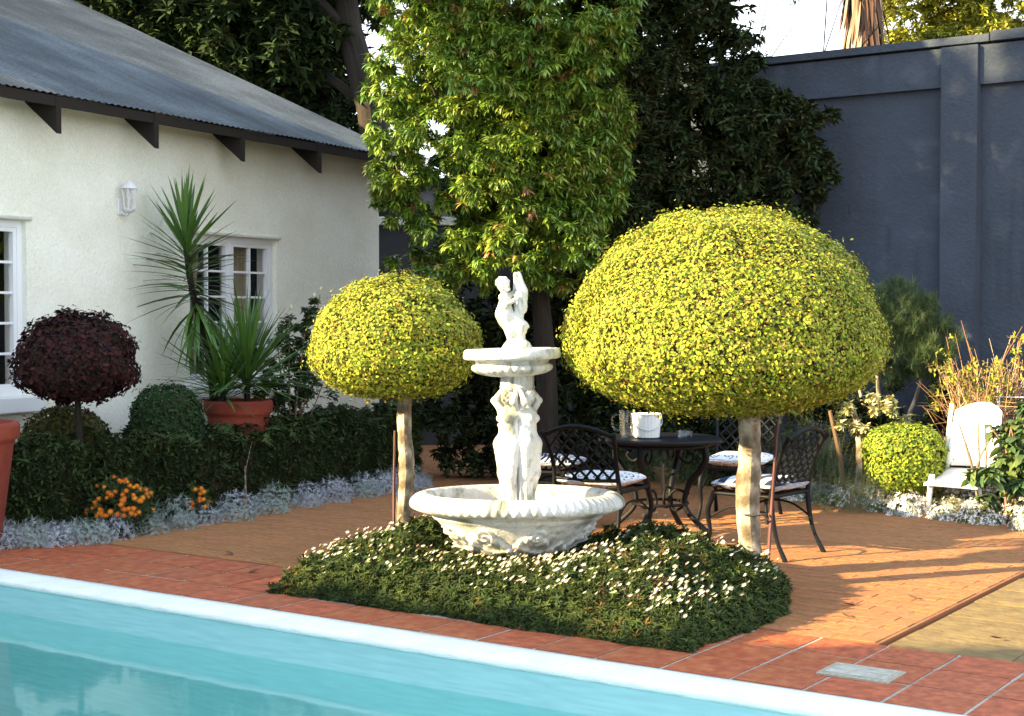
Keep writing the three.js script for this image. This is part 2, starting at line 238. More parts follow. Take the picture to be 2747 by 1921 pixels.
    for (const sx of [-1, 1]) {
      const x0 = sx < 0 ? -w / 2 + f : 0.025, x1 = sx < 0 ? -0.025 : w / 2 - f, cw = x1 - x0, r = 0.035, xc = (x0 + x1) / 2, yb = y0 + f, ch = H - 2 * f;
      part(win, 'casement', merge([box(r, ch, 0.05, x0 + r / 2, yb + ch / 2, 0.012), box(r, ch, 0.05, x1 - r / 2, yb + ch / 2, 0.012), box(cw - 2 * r, r, 0.05, xc, yb + r / 2, 0.012), box(cw - 2 * r, r, 0.05, xc, yb + ch - r / 2, 0.012)]), M.white);
      part(win, 'glazing_bar', box(0.022, ch - 2 * r, 0.034, xc, yb + ch / 2, 0.012), M.white);
      const rows = 5, ph = (ch - 2 * r) / rows;
      for (let k = 1; k < rows; k++) part(win, 'glazing_bar', box(cw - 2 * r, 0.02, 0.03, xc, yb + r + ph * k, 0.012), M.white);
      for (let k = 0; k < rows; k++) for (const q of [-1, 1]) { const pwid = (cw - 2 * r) / 2 - 0.006; part(win, 'pane', box(pwid, ph - 0.012, 0.004, xc + q * (pwid / 2 + 0.004), yb + r + ph * (k + 0.5), 0.0), M.glass); }
    }
    part(win, 'sill', new RoundedBoxGeometry(w + 0.16, 0.13, 0.2, 2, 0.015).translate(0, y0 - 0.067, 0.1), M.white);
    part(win, 'lintel_ledge', new RoundedBoxGeometry(w + 0.1, 0.03, 0.12, 1, 0.008).translate(0, y1 + 0.017, 0.055), M.plaster);
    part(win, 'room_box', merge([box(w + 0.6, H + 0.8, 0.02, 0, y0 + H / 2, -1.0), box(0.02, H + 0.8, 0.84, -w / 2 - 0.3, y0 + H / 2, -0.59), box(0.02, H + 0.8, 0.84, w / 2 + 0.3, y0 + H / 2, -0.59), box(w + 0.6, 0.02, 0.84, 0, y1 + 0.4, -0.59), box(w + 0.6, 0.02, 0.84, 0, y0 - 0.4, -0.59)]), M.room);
    for (const sx of [-1, 1]) { // gathered curtains
      const cg = new THREE.PlaneGeometry(w * 0.36, H + 0.2, 60, 6), P = cg.attributes.position;
      for (let i = 0; i < P.count; i++) { const x = P.getX(i), y = P.getY(i); P.setXYZ(i, x * (1 - 0.25 * sstep(0.9, 0.1, Math.abs(y + 0.2))) + sx * w * 0.3, y + y0 + H / 2, -0.22 + 0.03 * Math.sin(x * 70 + sx) + 0.012 * Math.sin(x * 31 + y)); }
      cg.computeVertexNormals(); const cm = part(win, 'curtain', cg, M.curtain); cm.material.side = THREE.DoubleSide;
    }
  }
}
{ // lantern on the house wall
  const [X, Z] = hw(4.16, 0), l = thing('wall_lantern', 'white and glass lantern fixed on the house wall above the spiky yucca', 'lamp');
  l.position.copy(G(X, Z, 2.52)); l.rotation.y = HTURN;
  part(l, 'wall_plate', new RoundedBoxGeometry(0.09, 0.14, 0.016, 2, 0.006).translate(0, 0.02, 0.009), M.white);
  part(l, 'arm', tube([[0, -0.02, 0.015], [0, -0.05, 0.06], [0, -0.03, 0.1]], 0.009), M.white);
  part(l, 'base', lathe([[0, -0.03], [0.03, -0.03], [0.045, -0.012], [0.05, 0]], 16).translate(0, 0, 0.1), M.white);
  part(l, 'glass_body', lathe([[0.044, 0], [0.06, 0.17]], 6).translate(0, 0, 0.1), M.glass);
  for (let k = 0; k < 6; k++) { const a = k * Math.PI / 3; part(l, 'cage_bar', tube([[0.046 * Math.sin(a), 0, 0.1 + 0.046 * Math.cos(a)], [0.062 * Math.sin(a), 0.17, 0.1 + 0.062 * Math.cos(a)]], 0.0045, 2, 5), M.white); }
  part(l, 'bulb', lathe([[0, 0.0], [0.014, 0.01], [0.014, 0.05], [0.024, 0.08], [0.018, 0.11], [0, 0.12]], 12).translate(0, 0, 0.1), std({ color: C(0.6, 0.6, 0.58) }));
  part(l, 'cap', lathe([[0.074, 0.17], [0.075, 0.18], [0.045, 0.215], [0.012, 0.235], [0, 0.25]], 6).translate(0, 0, 0.1), M.white);
  shade(l);
}
{ // tall grey garden wall (local x along it to the right, local z towards the garden)
  const w = thing('garden_wall', 'tall dark blue grey plastered wall with a pillar along the back of the garden', 'wall');
  w.position.set(4.12, 0, -14.0); w.rotation.y = POOL_TURN;
  const H = 4.12;
  part(w, 'panel', ubox(4.6, H + 0.05, 0.2, -2.1, H / 2 - 0.025, -0.1), M.greywall);
  part(w, 'panel', ubox(4.0, H + 0.05, 0.2, 2.2 + 0.0, H / 2 - 0.025, -0.1), M.greywall);
  part(w, 'pillar', ubox(0.34, H + 0.02, 0.13, 0.1, H / 2 - 0.03, 0.065), M.greywall);
  for (const [x0, x1] of [[-3.1, -0.072], [0.272, 4.0]]) part(w, 'top_band', ubox(x1 - x0, 0.36, 0.07, (x0 + x1) / 2, H - 0.2, 0.035), M.greywall);
  part(w, 'coping_slab', ubox(3.55, 0.07, 0.34, -1.41, H + 0.036, -0.06), M.greywall);
  part(w, 'coping_slab', ubox(3.7, 0.09, 0.36, 2.23, H + 0.046, -0.06), M.greywall);
}
{ // low dark wall and the neighbour's pale gable seen between the house and the tree
  const w = thing('boundary_wall', 'low dark wall with a pale coping behind the far corner of the house', 'wall');
  w.position.set(-0.2, 0, -18.6); w.rotation.y = 0.05;
  part(w, 'panel', box(3.4, 2.75, 0.2, -0.4, 1.35, 0), std({ color: C(0.035, 0.037, 0.042) }));
  part(w, 'coping_slab', new RoundedBoxGeometry(3.5, 0.1, 0.36, 1, 0.01).translate(-0.4, 2.78, 0), M.plaster);
  const b = thing('neighbour_shed', 'pale grey shed wall showing above the low dark wall', 'shed');
  b.position.set(-1.0, 0, -20.4); b.rotation.y = 0.05;
  part(b, 'wall', box(3.0, 3.4, 2.0, 0, 1.65, -0.8), std({ map: reps(mottled([0.62, 0.61, 0.62], [0.54, 0.53, 0.55], 5, 14), 0.5, 0.5) }));
  part(b, 'roof', box(3.2, 0.08, 2.4, 0, 3.41, -0.8), M.timber);
}
// ---------------------------------------------------------------- the fountain
const sdCap = (p, a, b, ra, rb) => { const bx = b[0] - a[0], by = b[1] - a[1], bz = b[2] - a[2], px = p[0] - a[0], py = p[1] - a[1], pz = p[2] - a[2]; const h = clamp((px * bx + py * by + pz * bz) / (bx * bx + by * by + bz * bz + 1e-9)); return Math.hypot(px - bx * h, py - by * h, pz - bz * h) - (ra + (rb - ra) * h); };
const smin = (a, b, k) => { const h = Math.max(k - Math.abs(a - b), 0) / k; return Math.min(a, b) - h * h * k * 0.25; };
function sculpt(lo, hi, res, sdf) {
  const mc = new MarchingCubes(res, new THREE.MeshBasicMaterial(), false, false, 400000); mc.isolation = 0;
  const half = res / 2, c = [0, 1, 2].map((i) => (lo[i] + hi[i]) / 2), e = [0, 1, 2].map((i) => (hi[i] - lo[i]) / 2);
  for (let k = 0; k < res; k++) for (let j = 0; j < res; j++) for (let i = 0; i < res; i++) mc.field[i + j * res + k * res * res] = -sdf([c[0] + e[0] * (i - half) / half, c[1] + e[1] * (j - half) / half, c[2] + e[2] * (k - half) / half]);
  mc.update();
  const n = mc.count, P = new Float32Array(n * 3), uv = new Float32Array(n * 2);
  for (let i = 0; i < n; i++) for (let a = 0; a < 3; a++) P[i * 3 + a] = c[a] + e[a] * mc.positionArray[i * 3 + a];
  let g = new THREE.BufferGeometry(); g.setAttribute('position', new THREE.BufferAttribute(P, 3)); g = mergeVertices(g, 1e-5); g.computeVertexNormals();
  const Q = g.attributes.position; const u2 = new Float32Array(Q.count * 2); for (let i = 0; i < Q.count; i++) { u2[i * 2] = Math.atan2(Q.getX(i), Q.getZ(i)) * 0.3; u2[i * 2 + 1] = Q.getY(i) * 1.3; }
  g.setAttribute('uv', new THREE.BufferAttribute(u2, 2)); return g;
}
function turned(prof, seg, bump) {                                      // lathe with carved relief: bump(angle, v, r, y) is added outwards
  const pos = [], uv = [], idx = [], n = prof.length;
  for (let i = 0; i <= seg; i++) { const a = i / seg * Math.PI * 2; prof.forEach(([r, y], j) => { const d = bump ? bump(i === seg ? 0 : a, j / (n - 1), r, y) : 0; const rad = r + d; pos.push(Math.sin(a) * rad, y, Math.cos(a) * rad); uv.push(i / seg * 4, y * 1.2 + r); if (i < seg && j < n - 1) { const q = i * n + j; idx.push(q, q + n, q + 1, q + 1, q + n, q + n + 1); } }); }
  const g = new THREE.BufferGeometry(); g.setAttribute('position', new THREE.Float32BufferAttribute(pos, 3)); g.setAttribute('uv', new THREE.Float32BufferAttribute(uv, 2)); g.setIndex(idx); g.computeVertexNormals(); return g;
}
const densify = (pts, n) => { const c = new THREE.SplineCurve(pts.map((p) => new THREE.Vector2(...p))); return c.getPoints(n).map((p) => [Math.max(0.001, p.x), p.y]); };
const FX = 0.03, FZ = 8.6;
const carved = M.stone.clone(); carved.bumpMap = null;
{
  const f = thing('garden_fountain', 'weathered white stone fountain with carved basin, standing figures and small child statue on top', 'fountain');
  f.position.copy(G(FX, FZ));
  part(f, 'pedestal', turned([[0.001, 0.26], [0.21, 0.26], [0.2, 0.2], [0.19, 0.1], [0.24, 0.05], [0.26, 0.0], [0.26, -0.05]], 48), M.stone);
  const basin = new THREE.Group(); basin.name = 'basin'; basin.rotation.x = -0.03; basin.position.y = 0; f.add(basin);
  // bowl with carved scrolls
  const K = 9, scroll = (a, y) => {                                   // height of the carving at this angle and height
    const q = a / (Math.PI * 2) * K, cell = Math.floor(q), fx = (q - cell - 0.5) * 0.27, fy = y - 0.335; let h = 0;
    const sgn = cell % 2 ? 1 : -1, x = fx * sgn;
    const d1 = Math.hypot(x - 0.035, fy - 0.03), th = Math.atan2(fy - 0.03, x - 0.035); h += 0.016 * sstep(0.062, 0.045, d1) * (0.45 + 0.55 * Math.cos((d1 * 210) - th * 1.0)) * (d1 > 0.012 ? 1 : 1.3);
    const yy = fy + 0.03 - 0.055 * Math.sin((x + 0.05) * 16), arm = Math.abs(yy); h += 0.018 * sstep(0.034, 0.008, arm) * (0.7 + 0.3 * Math.cos(x * 150)); h += 0.013 * sstep(0.02, 0.006, Math.abs(fy + 0.07 - 0.3 * x * x * 10)) ;
    return h;
  };
  part(basin, 'bowl', turned(densify([[0.585, 0.49], [0.53, 0.478], [0.5, 0.462], [0.492, 0.45], [0.47, 0.425], [0.425, 0.375], [0.37, 0.315], [0.3, 0.262], [0.23, 0.238], [0.1, 0.225], [0.001, 0.225]], 70), 420, (a, v, r, y) => (y < 0.44 && y > 0.24 ? sstep(0.44, 0.425, y) * sstep(0.235, 0.26, y) * (1.5 * scroll(a, y) - 0.009) : 0) + 0.003 * noise.noise(Math.sin(a) * 9, y * 20, Math.cos(a) * 9)), M.stone);
  part(basin, 'rim', turned(densify([[0.5, 0.5], [0.498, 0.54], [0.51, 0.572], [0.54, 0.587], [0.575, 0.58], [0.605, 0.558], [0.62, 0.53], [0.612, 0.505], [0.585, 0.489]], 26), 560, (a, v, r, y) => (v > 0.25 ? 0.0045 * Math.sin(a * 72 + v * 3.2) * sstep(0.25, 0.45, v) * sstep(1.0, 0.85, v) : 0) + 0.003 * noise.noise(Math.sin(a) * 8, y * 9, Math.cos(a) * 8)), M.stone);
  part(basin, 'basin_floor', turned([[0.502, 0.505], [0.47, 0.46], [0.4, 0.445], [0.25, 0.44], [0.001, 0.44]].reverse().map(([r, y]) => [r, y]).reverse(), 64), M.stone);
  part(f, 'plinth', turned(densify([[0.001, 0.535], [0.1, 0.535], [0.12, 0.52], [0.13, 0.49], [0.135, 0.43]], 14), 40, (a) => 0.006 * Math.sin(a * 3)), M.stone);
  // three standing figures back to back
  const bones = [], R = (ph, r, t, y) => [Math.sin(ph) * r + Math.cos(ph) * t, y, Math.cos(ph) * r - Math.sin(ph) * t];
  const figure = (ph, lean) => sculpt([-0.2, 0.5, -0.2], [0.2, 1.22, 0.2], 116, (p) => {
    const y0 = 0.53; const q = [p[0], p[1] - y0, p[2]]; const c = (a, b, ra, rb) => sdCap(q, R(ph, ...a), R(ph, ...b), ra, rb); let d;
    d = c([0.06, -0.02 + lean, 0.015], [0.075, -0.026, 0.17], 0.02, 0.03); d = smin(d, c([0.075, -0.026, 0.17], [0.072, -0.034, 0.335], 0.03, 0.05), 0.02);
    d = smin(d, c([0.066, 0.022 + lean, 0.015], [0.088, 0.03, 0.175], 0.02, 0.031), 0.012); d = smin(d, c([0.088, 0.03, 0.175], [0.074, 0.034, 0.335], 0.031, 0.05), 0.02);
    d = smin(d, c([0.09, -0.022 + lean, 0.01], [0.066, -0.02 + lean, 0.02], 0.012, 0.016), 0.015); d = smin(d, c([0.1, 0.024 + lean, 0.01], [0.07, 0.022 + lean, 0.02], 0.012, 0.016), 0.015);
    d = smin(d, c([0.068, 0, 0.36], [0.06, 0, 0.42], 0.055, 0.043), 0.04); d = smin(d, c([0.06, 0, 0.42], [0.066, 0, 0.495], 0.043, 0.05), 0.04);
    d = smin(d, c([0.06, -0.045, 0.52], [0.06, 0.045, 0.52], 0.026, 0.026), 0.03);
    d = smin(d, c([0.105, -0.024, 0.488], [0.1, -0.024, 0.49], 0.02, 0.02), 0.016); d = smin(d, c([0.105, 0.024, 0.488], [0.1, 0.024, 0.49], 0.02, 0.02), 0.016);
    d = smin(d, c([0.06, 0, 0.53], [0.068, 0, 0.58], 0.02, 0.019), 0.02);
    let head = c([0.076, 0, 0.598], [0.072, 0, 0.622], 0.031, 0.036); head = smin(head, c([0.05, 0, 0.625], [0.045, 0, 0.61], 0.03, 0.026), 0.02); head += 0.0035 * Math.sin(q[0] * 260) * Math.sin(q[1] * 240) * (q[1] > 0.6 ? 1 : 0.2); head = smin(head, c([0.108, 0, 0.604], [0.112, 0, 0.596], 0.004, 0.006), 0.01); d = smin(d, head, 0.012);
    for (const s of [-1, 1]) { d = smin(d, c([0.055, 0.055 * s, 0.522], [0.06, 0.104 * s, 0.585], 0.02, 0.017), 0.015); d = smin(d, c([0.06, 0.104 * s, 0.585], [0.045, 0.06 * s, 0.65], 0.017, 0.013), 0.012); }
    // drapery falling from the hips, in long folds
    let cl = c([0.07, 0.0, 0.36], [0.062, 0.0, 0.03], 0.04, 0.034); cl = smin(cl, c([0.03, 0.06, 0.38], [0.03, 0.05, 0.02], 0.024, 0.022), 0.02); const an = Math.atan2(q[0], q[2]); cl += 0.009 * Math.sin(an * 21 + q[1] * 7) * sstep(0.42, 0.3, q[1]); d = smin(d, cl, 0.014);
    d = smin(d, c([0.085, -0.05, 0.45], [0.1, 0.05, 0.33], 0.008, 0.012), 0.012);
    return d + 0.0015 * noise.noise(q[0] * 60, q[1] * 60, q[2] * 60);
  });
  for (const ph of [-0.72, 0.88, 3.2]) part(f, 'standing_figure', figure(ph, 0.0).scale(1.12, 1, 1.12), carved);
  part(f, 'column', turned(densify([[0.07, 1.2], [0.05, 1.1], [0.055, 0.8], [0.075, 0.53]], 20), 40, (a, v) => 0.005 * Math.sin(a * 12)), M.stone);
  part(f, 'capital', turned([[0.001, 1.27], [0.1, 1.27], [0.1, 1.262], [0.097, 1.255], [0.097, 1.205], [0.1, 1.2], [0.1, 1.19], [0.094, 1.183], [0.09, 1.17], [0.001, 1.165]], 48, (a, v, r, y) => 0.0015 * noise.noise(a * 4, y * 30, 1)), M.stone);
  const tray = new THREE.Group(); tray.name = 'upper_bowl'; tray.rotation.z = 0.022; f.add(tray);
  part(tray, 'tray_rim', turned(densify([[0.001, 1.385], [0.15, 1.388], [0.225, 1.395], [0.245, 1.414], [0.262, 1.417], [0.275, 1.408], [0.281, 1.385], [0.279, 1.366], [0.262, 1.356], [0.22, 1.352]], 40), 96, (a, v, r, y) => 0.002 * noise.noise(a * 3, y * 20, 2)), M.stone);
  part(tray, 'gadrooned_bowl', turned(densify([[0.224, 1.354], [0.215, 1.346], [0.213, 1.332], [0.226, 1.322], [0.231, 1.308], [0.222, 1.292], [0.19, 1.274], [0.14, 1.262], [0.095, 1.256]], 40), 300, (a, v, r, y) => (y < 1.335 ? 0.008 * Math.abs(Math.sin(a * 15)) * sstep(1.335, 1.318, y) * sstep(1.257, 1.285, y) - 0.003 : 0)), M.stone);
  // the child with its horn
  part(f, 'child_statue', sculpt([-0.14, 1.38, -0.12], [0.12, 1.88, 0.12], 116, (p) => {
    const q = [p[0] + 0.045, p[1] - 1.41, p[2]]; q[0] = p[0] + 0.0; const c = (a, b, ra, rb) => sdCap(q, a, b, ra, rb); let d;
    let base = Math.hypot(q[0] - 0.0, (q[1] - 0.018) * 1.5, q[2]) - 0.078; base = smin(base, c([-0.06, 0.0, 0.02], [0.06, 0.0, 0.02], 0.03, 0.028), 0.02); base += 0.006 * noise.noise(q[0] * 28, q[1] * 28, q[2] * 28);
    d = c([-0.068, 0.29, 0.01], [-0.074, 0.205, 0.014], 0.034, 0.046); d = smin(d, c([-0.074, 0.205, 0.014], [-0.06, 0.17, 0.0], 0.046, 0.045), 0.03);
    d = smin(d, c([-0.066, 0.165, 0.012], [-0.042, 0.105, 0.03], 0.038, 0.026), 0.02); d = smin(d, c([-0.042, 0.105, 0.03], [-0.036, 0.045, 0.02], 0.026, 0.019), 0.015);
    d = smin(d, c([-0.035, 0.165, 0.0], [0.012, 0.125, 0.02], 0.04, 0.036), 0.02); d = smin(d, c([0.012, 0.125, 0.02], [0.018, 0.05, 0.01], 0.033, 0.03), 0.02);
    let cl = c([-0.02, 0.185, 0.01], [0.022, 0.135, 0.01], 0.036, 0.044); cl += 0.004 * Math.sin(q[0] * 90 + q[1] * 130); d = smin(d, cl, 0.012);
    let horn = c([0.0, 0.425, 0.0], [0.02, 0.335, 0.0], 0.025, 0.038); horn = smin(horn, c([0.02, 0.335, 0.0], [0.022, 0.25, 0.0], 0.04, 0.034), 0.02); horn = smin(horn, c([0.022, 0.25, 0.0], [0.005, 0.17, 0.005], 0.034, 0.025), 0.02); horn += 0.0025 * Math.sin(q[0] * 200 + q[1] * 60); d = smin(d, horn, 0.008);
    d = smin(d, c([-0.09, 0.305, 0.02], [-0.065, 0.255, 0.06], 0.018, 0.015), 0.012); d = smin(d, c([-0.065, 0.255, 0.06], [0.005, 0.3, 0.05], 0.015, 0.012), 0.01); d = smin(d, c([-0.045, 0.31, -0.01], [0.015, 0.35, -0.03], 0.018, 0.014), 0.012);
    d = smin(d, c([-0.07, 0.31, 0.01], [-0.076, 0.345, 0.012], 0.02, 0.02), 0.012);
    let head = Math.hypot(q[0] + 0.08, (q[1] - 0.372) * 0.96, q[2] - 0.016) - 0.036; head = smin(head, c([-0.056, 0.352, 0.035], [-0.052, 0.348, 0.037], 0.013, 0.013), 0.016); head = smin(head, c([-0.062, 0.368, 0.05], [-0.056, 0.364, 0.054], 0.005, 0.007), 0.008);
    const hair = Math.hypot(q[0] + 0.085, q[1] - 0.382, q[2] - 0.004) - 0.041 + 0.006 * Math.sin(q[0] * 170) * Math.sin(q[1] * 160 + 1) * Math.sin(q[2] * 170); head = smin(head, Math.max(hair, -(q[2] - 0.012 + (q[1] - 0.395) * -0.8) * -1), 0.006);
    head = Math.max(head, -(Math.hypot(q[0] + 0.078, q[1] - 0.376, q[2] - 0.052) - 0.006)); head = Math.max(head, -(Math.hypot(q[0] + 0.05, q[1] - 0.378, q[2] - 0.046) - 0.006)); d = smin(d, head, 0.008);
    return smin(d, base, 0.014) + 0.001 * noise.noise(q[0] * 80, q[1] * 80, q[2] * 80);
  }), carved);
}
// ---------------------------------------------------------------- table, chairs, cushions
const turnTo = (fx, fZ) => Math.atan2(fx, -fZ);
function makeChair(label, X, Z, fx, fZ) {
  const t = thing('garden_chair', label, 'chair', 'black cast metal chairs round the table'); t.position.copy(G(X, Z)); t.rotation.y = turnTo(fx, fZ);
  const w = 0.25, zb = -0.22, zf = 0.22, m = M.metal;
  part(t, 'seat_frame', merge([tube([[-w, 0.42, zb], [-w - 0.01, 0.42, 0], [-w, 0.42, zf]], 0.013, 8, 6), tube([[w, 0.42, zb], [w + 0.01, 0.42, 0], [w, 0.42, zf]], 0.013, 8, 6), tube([[-w, 0.42, zf], [0, 0.42, zf + 0.025], [w, 0.42, zf]], 0.013, 8, 6), tube([[-w, 0.42, zb], [w, 0.42, zb]], 0.013, 4, 6)]), m);
  for (let k = 0; k < 7; k++) part(t, 'seat_slat', box(0.022, 0.008, zf - zb - 0.01, -0.2 + k * 0.0667, 0.415, 0), m);
  for (const s of [-1, 1]) {
    part(t, 'leg', taper([[w * s, 0.42, zf - 0.01], [w * s * 1.04, 0.3, zf + 0.035], [w * s * 1.02, 0.14, zf + 0.02], [w * s * 1.1, 0.004, zf + 0.07]], [0.02, 0.018, 0.013, 0.018], 12, 8), m);
    part(t, 'leg', taper([[w * s, 0.44, zb], [w * s * 1.0, 0.28, zb - 0.015], [w * s * 1.02, 0.14, zb - 0.05], [w * s * 1.06, 0.004, zb - 0.12]], [0.019, 0.017, 0.013, 0.018], 12, 8), m);
    part(t, 'brace', tube([[w * s, 0.25, zf + 0.03], [w * s * 0.96, 0.33, 0.1], [w * s * 0.96, 0.33, -0.1], [w * s, 0.25, zb - 0.02]], 0.008, 12, 5), m);
    part(t, 'back_post', taper([[w * s, 0.42, zb], [w * s * 0.96, 0.58, zb - 0.03], [w * s * 1.02, 0.74, zb - 0.09], [w * s * 1.06, 0.8, zb - 0.13]], [0.018, 0.016, 0.015, 0.017], 12, 8), m);
    part(t, 'post_finial', new THREE.SphereGeometry(0.022, 10, 8).translate(w * s * 1.06, 0.812, zb - 0.135), m);
  }
  const bz = (y) => zb - 0.0 - Math.pow(Math.max(0, y - 0.42), 1.5) * 0.52;
  const topY = (x) => 0.865 - 1.0 * x * x, bot = 0.5;
  part(t, 'top_rail', tube([-0.26, -0.17, -0.08, 0, 0.08, 0.17, 0.26].map((x) => [x, topY(x), bz(topY(x))]), 0.017, 24, 7), m);
  part(t, 'lower_rail', tube([[-w * 0.97, bot, bz(bot)], [0, bot - 0.012, bz(bot)], [w * 0.97, bot, bz(bot)]], 0.013, 12, 6), m);
  for (const dir of [-1, 1]) for (let k = -4; k <= 4; k++) { // crossed bars of the lattice back
    const pts = []; for (let i = 0; i <= 10; i++) { const y = bot + (0.865 - bot) * i / 10, x = k * 0.088 + dir * (y - 0.69) * 1.0; if (Math.abs(x) < 0.238 && y < topY(x) - 0.003) pts.push(V(x, y, bz(y) + dir * 0.003)); }
    if (pts.length > 2) part(t, 'lattice_bar', tube(pts, 0.0095, 6, 5), m);
  }
  part(t, 'scroll', new THREE.TorusGeometry(0.032, 0.009, 6, 20).translate(0, 0.7, bz(0.7) + 0.002), m);
  return t;
}
const canvasTex = (w, h, draw) => { const c = document.createElement('canvas'); c.width = w; c.height = h; draw(c.getContext('2d'), w, h); const t = new THREE.CanvasTexture(c); t.colorSpace = THREE.SRGBColorSpace; t.wrapS = t.wrapT = THREE.RepeatWrapping; return t; };
const scrolls = canvasTex(512, 512, (g, w, h) => { g.fillStyle = '#dfe0e4'; g.fillRect(0, 0, w, h); g.strokeStyle = '#252c48'; g.lineCap = 'round';
  const curl = (x, y, r, s, a) => { g.lineWidth = 9; g.beginPath(); for (let i = 0; i <= 50; i++) { const t = i / 50, q = a + s * t * 8.2, rad = r * (1 - t * 0.85); g[i ? 'lineTo' : 'moveTo'](x + rad * Math.cos(q), y + rad * Math.sin(q)); } g.stroke(); };
  for (let i = 0; i < 4; i++) for (let j = 0; j < 4; j++) { curl(64 + 128 * i, 64 + 128 * j, 50, (i + j) % 2 ? 1 : -1, i * 1.4 + j * 2); g.fillStyle = '#252c48'; g.beginPath(); g.ellipse(128 * i + 3, 128 * j + 2, 15, 9, i + j, 0, 7); g.fill(); } });
const stripes = canvasTex(256, 256, (g, w, h) => { g.fillStyle = '#d7dae2'; g.fillRect(0, 0, w, h); g.fillStyle = '#1f2740'; for (let k = 0; k < 4; k++) g.fillRect(0, k * 64 + 10, w, 32); g.fillStyle = '#5b77a0'; for (let k = 0; k < 4; k++) g.fillRect(0, k * 64 + 46, w, 4); });
const zebra = canvasTex(256, 256, (g, w, h) => { g.fillStyle = '#d3d7e0'; g.fillRect(0, 0, w, h); g.strokeStyle = '#161c30'; g.lineWidth = 12; for (let k = -4; k < 16; k++) { g.beginPath(); for (let i = 0; i <= 30; i++) { const x = i / 30 * w; g[i ? 'lineTo' : 'moveTo'](x, k * 26 + 34 * Math.sin(x / 52 + k * 0.35) + x * 0.3); } g.stroke(); } });
function cushion(label, tex, X, Z, fx, fZ, size = 0.47, y = 0.428, dz = 0.0) {
  const t = thing('seat_cushion', label, 'cushion', 'cushions on the garden chairs'), g = new THREE.BoxGeometry(size, 0.09, size, 20, 4, 20), P = g.attributes.position;
  for (let i = 0; i < P.count; i++) { const x = P.getX(i) / (size / 2), z = P.getZ(i) / (size / 2), yy = P.getY(i) / 0.045, e = Math.pow(Math.max(Math.abs(x), Math.abs(z)), 4), puff = 1 - 0.75 * e; P.setXYZ(i, x * size / 2 * (1 - 0.05 * (1 - Math.abs(yy)) * -1) * (1 - 0.04 * z * z), yy * 0.05 * puff + 0.006 * noise.noise(x * 2 + X, 1, z * 2), z * size / 2 * (1 - 0.04 * x * x)); }
  g.computeVertexNormals(); const mt = std({ map: tex, roughness: 0.95, bumpMap: grain, bumpScale: 0.001 });
  t.position.copy(G(X, Z, y + 0.052)); t.rotation.y = turnTo(fx, fZ);
  part(t, 'cover', g.translate(0, 0, dz), mt);
  part(t, 'piping', tube([[-1, 0, -1], [0, 0, -1.02], [1, 0, -1], [1.02, 0, 0], [1, 0, 1], [0, 0, 1.02], [-1, 0, 1], [-1.02, 0, 0], [-1, 0, -0.98]].map(([a, b, c]) => [a * size * 0.485, b, c * size * 0.485 + dz]), 0.006, 60, 5), mt);
}
const chairs = [
  ['black lattice back metal chair nearest the fountain, its back to the pool', 0.62, 10.3, 0.5, 0.86],
  ['black lattice back metal chair right of the large topiary trunk', 1.68, 10.05, -0.77, 0.63],
  ['metal chair behind the table whose lattice back catches the sun', 1.8, 11.75, -0.35, -0.93],
  ['shaded metal chair seen between the fountain figures and the table', 0.3, 11.55, 0.95, -0.3],
];
chairs.forEach((c) => makeChair(...c));
cushion('white cushion with dark blue scrolls on the chair nearest the fountain', scrolls, 0.62, 10.3, 0.5, 0.86);
cushion('blue and white striped cushion right of the large topiary trunk', stripes, 1.68, 10.05, -0.77, 0.63, 0.49);
cushion('scroll patterned cushion on the sunlit chair behind the table', scrolls, 1.8, 11.75, -0.35, -0.93);
cushion('wavy dark and white striped cushion on the chair beside the fountain figures', zebra, 0.3, 11.55, 0.95, -0.3);
const TX = 1.1, TZ = 11.05;
{
  const t = thing('patio_table', 'round black metal table under the large clipped tree', 'table'); t.position.copy(G(TX, TZ));
  part(t, 'table_top', lathe([[0.001, 0.71], [0.44, 0.71], [0.455, 0.7], [0.46, 0.69], [0.45, 0.675], [0.42, 0.69], [0.001, 0.695]], 64), M.metal);
  part(t, 'apron_ring', new THREE.TorusGeometry(0.36, 0.014, 6, 48).rotateX(Math.PI / 2).translate(0, 0.655, 0), M.metal);
  for (let k = 0; k < 4; k++) {
    const a = k * Math.PI / 2 + 0.5, R = (r, y, s = 0) => V(r * Math.cos(a) - s * Math.sin(a), y, r * Math.sin(a) + s * Math.cos(a));
    const leg = part(t, 'leg', taper([R(0.34, 0.69), R(0.36, 0.55), R(0.22, 0.34), R(0.2, 0.2), R(0.33, 0.06), R(0.4, 0.004)], [0.028, 0.026, 0.022, 0.02, 0.02, 0.024], 24, 8), M.metal);
    part(leg, 'bracket_scroll', tube([R(0.33, 0.62), R(0.2, 0.66), R(0.15, 0.58), R(0.22, 0.52), R(0.27, 0.57), R(0.23, 0.6)], 0.011, 24, 5), M.metal);
    part(leg, 'lower_scroll', tube([R(0.23, 0.3), R(0.12, 0.32), R(0.07, 0.24), R(0.12, 0.17), R(0.18, 0.2)], 0.011, 20, 5), M.metal);
  }
  part(t, 'stretcher_ring', new THREE.TorusGeometry(0.205, 0.012, 6, 32).rotateX(Math.PI / 2).translate(0, 0.22, 0), M.metal);
}
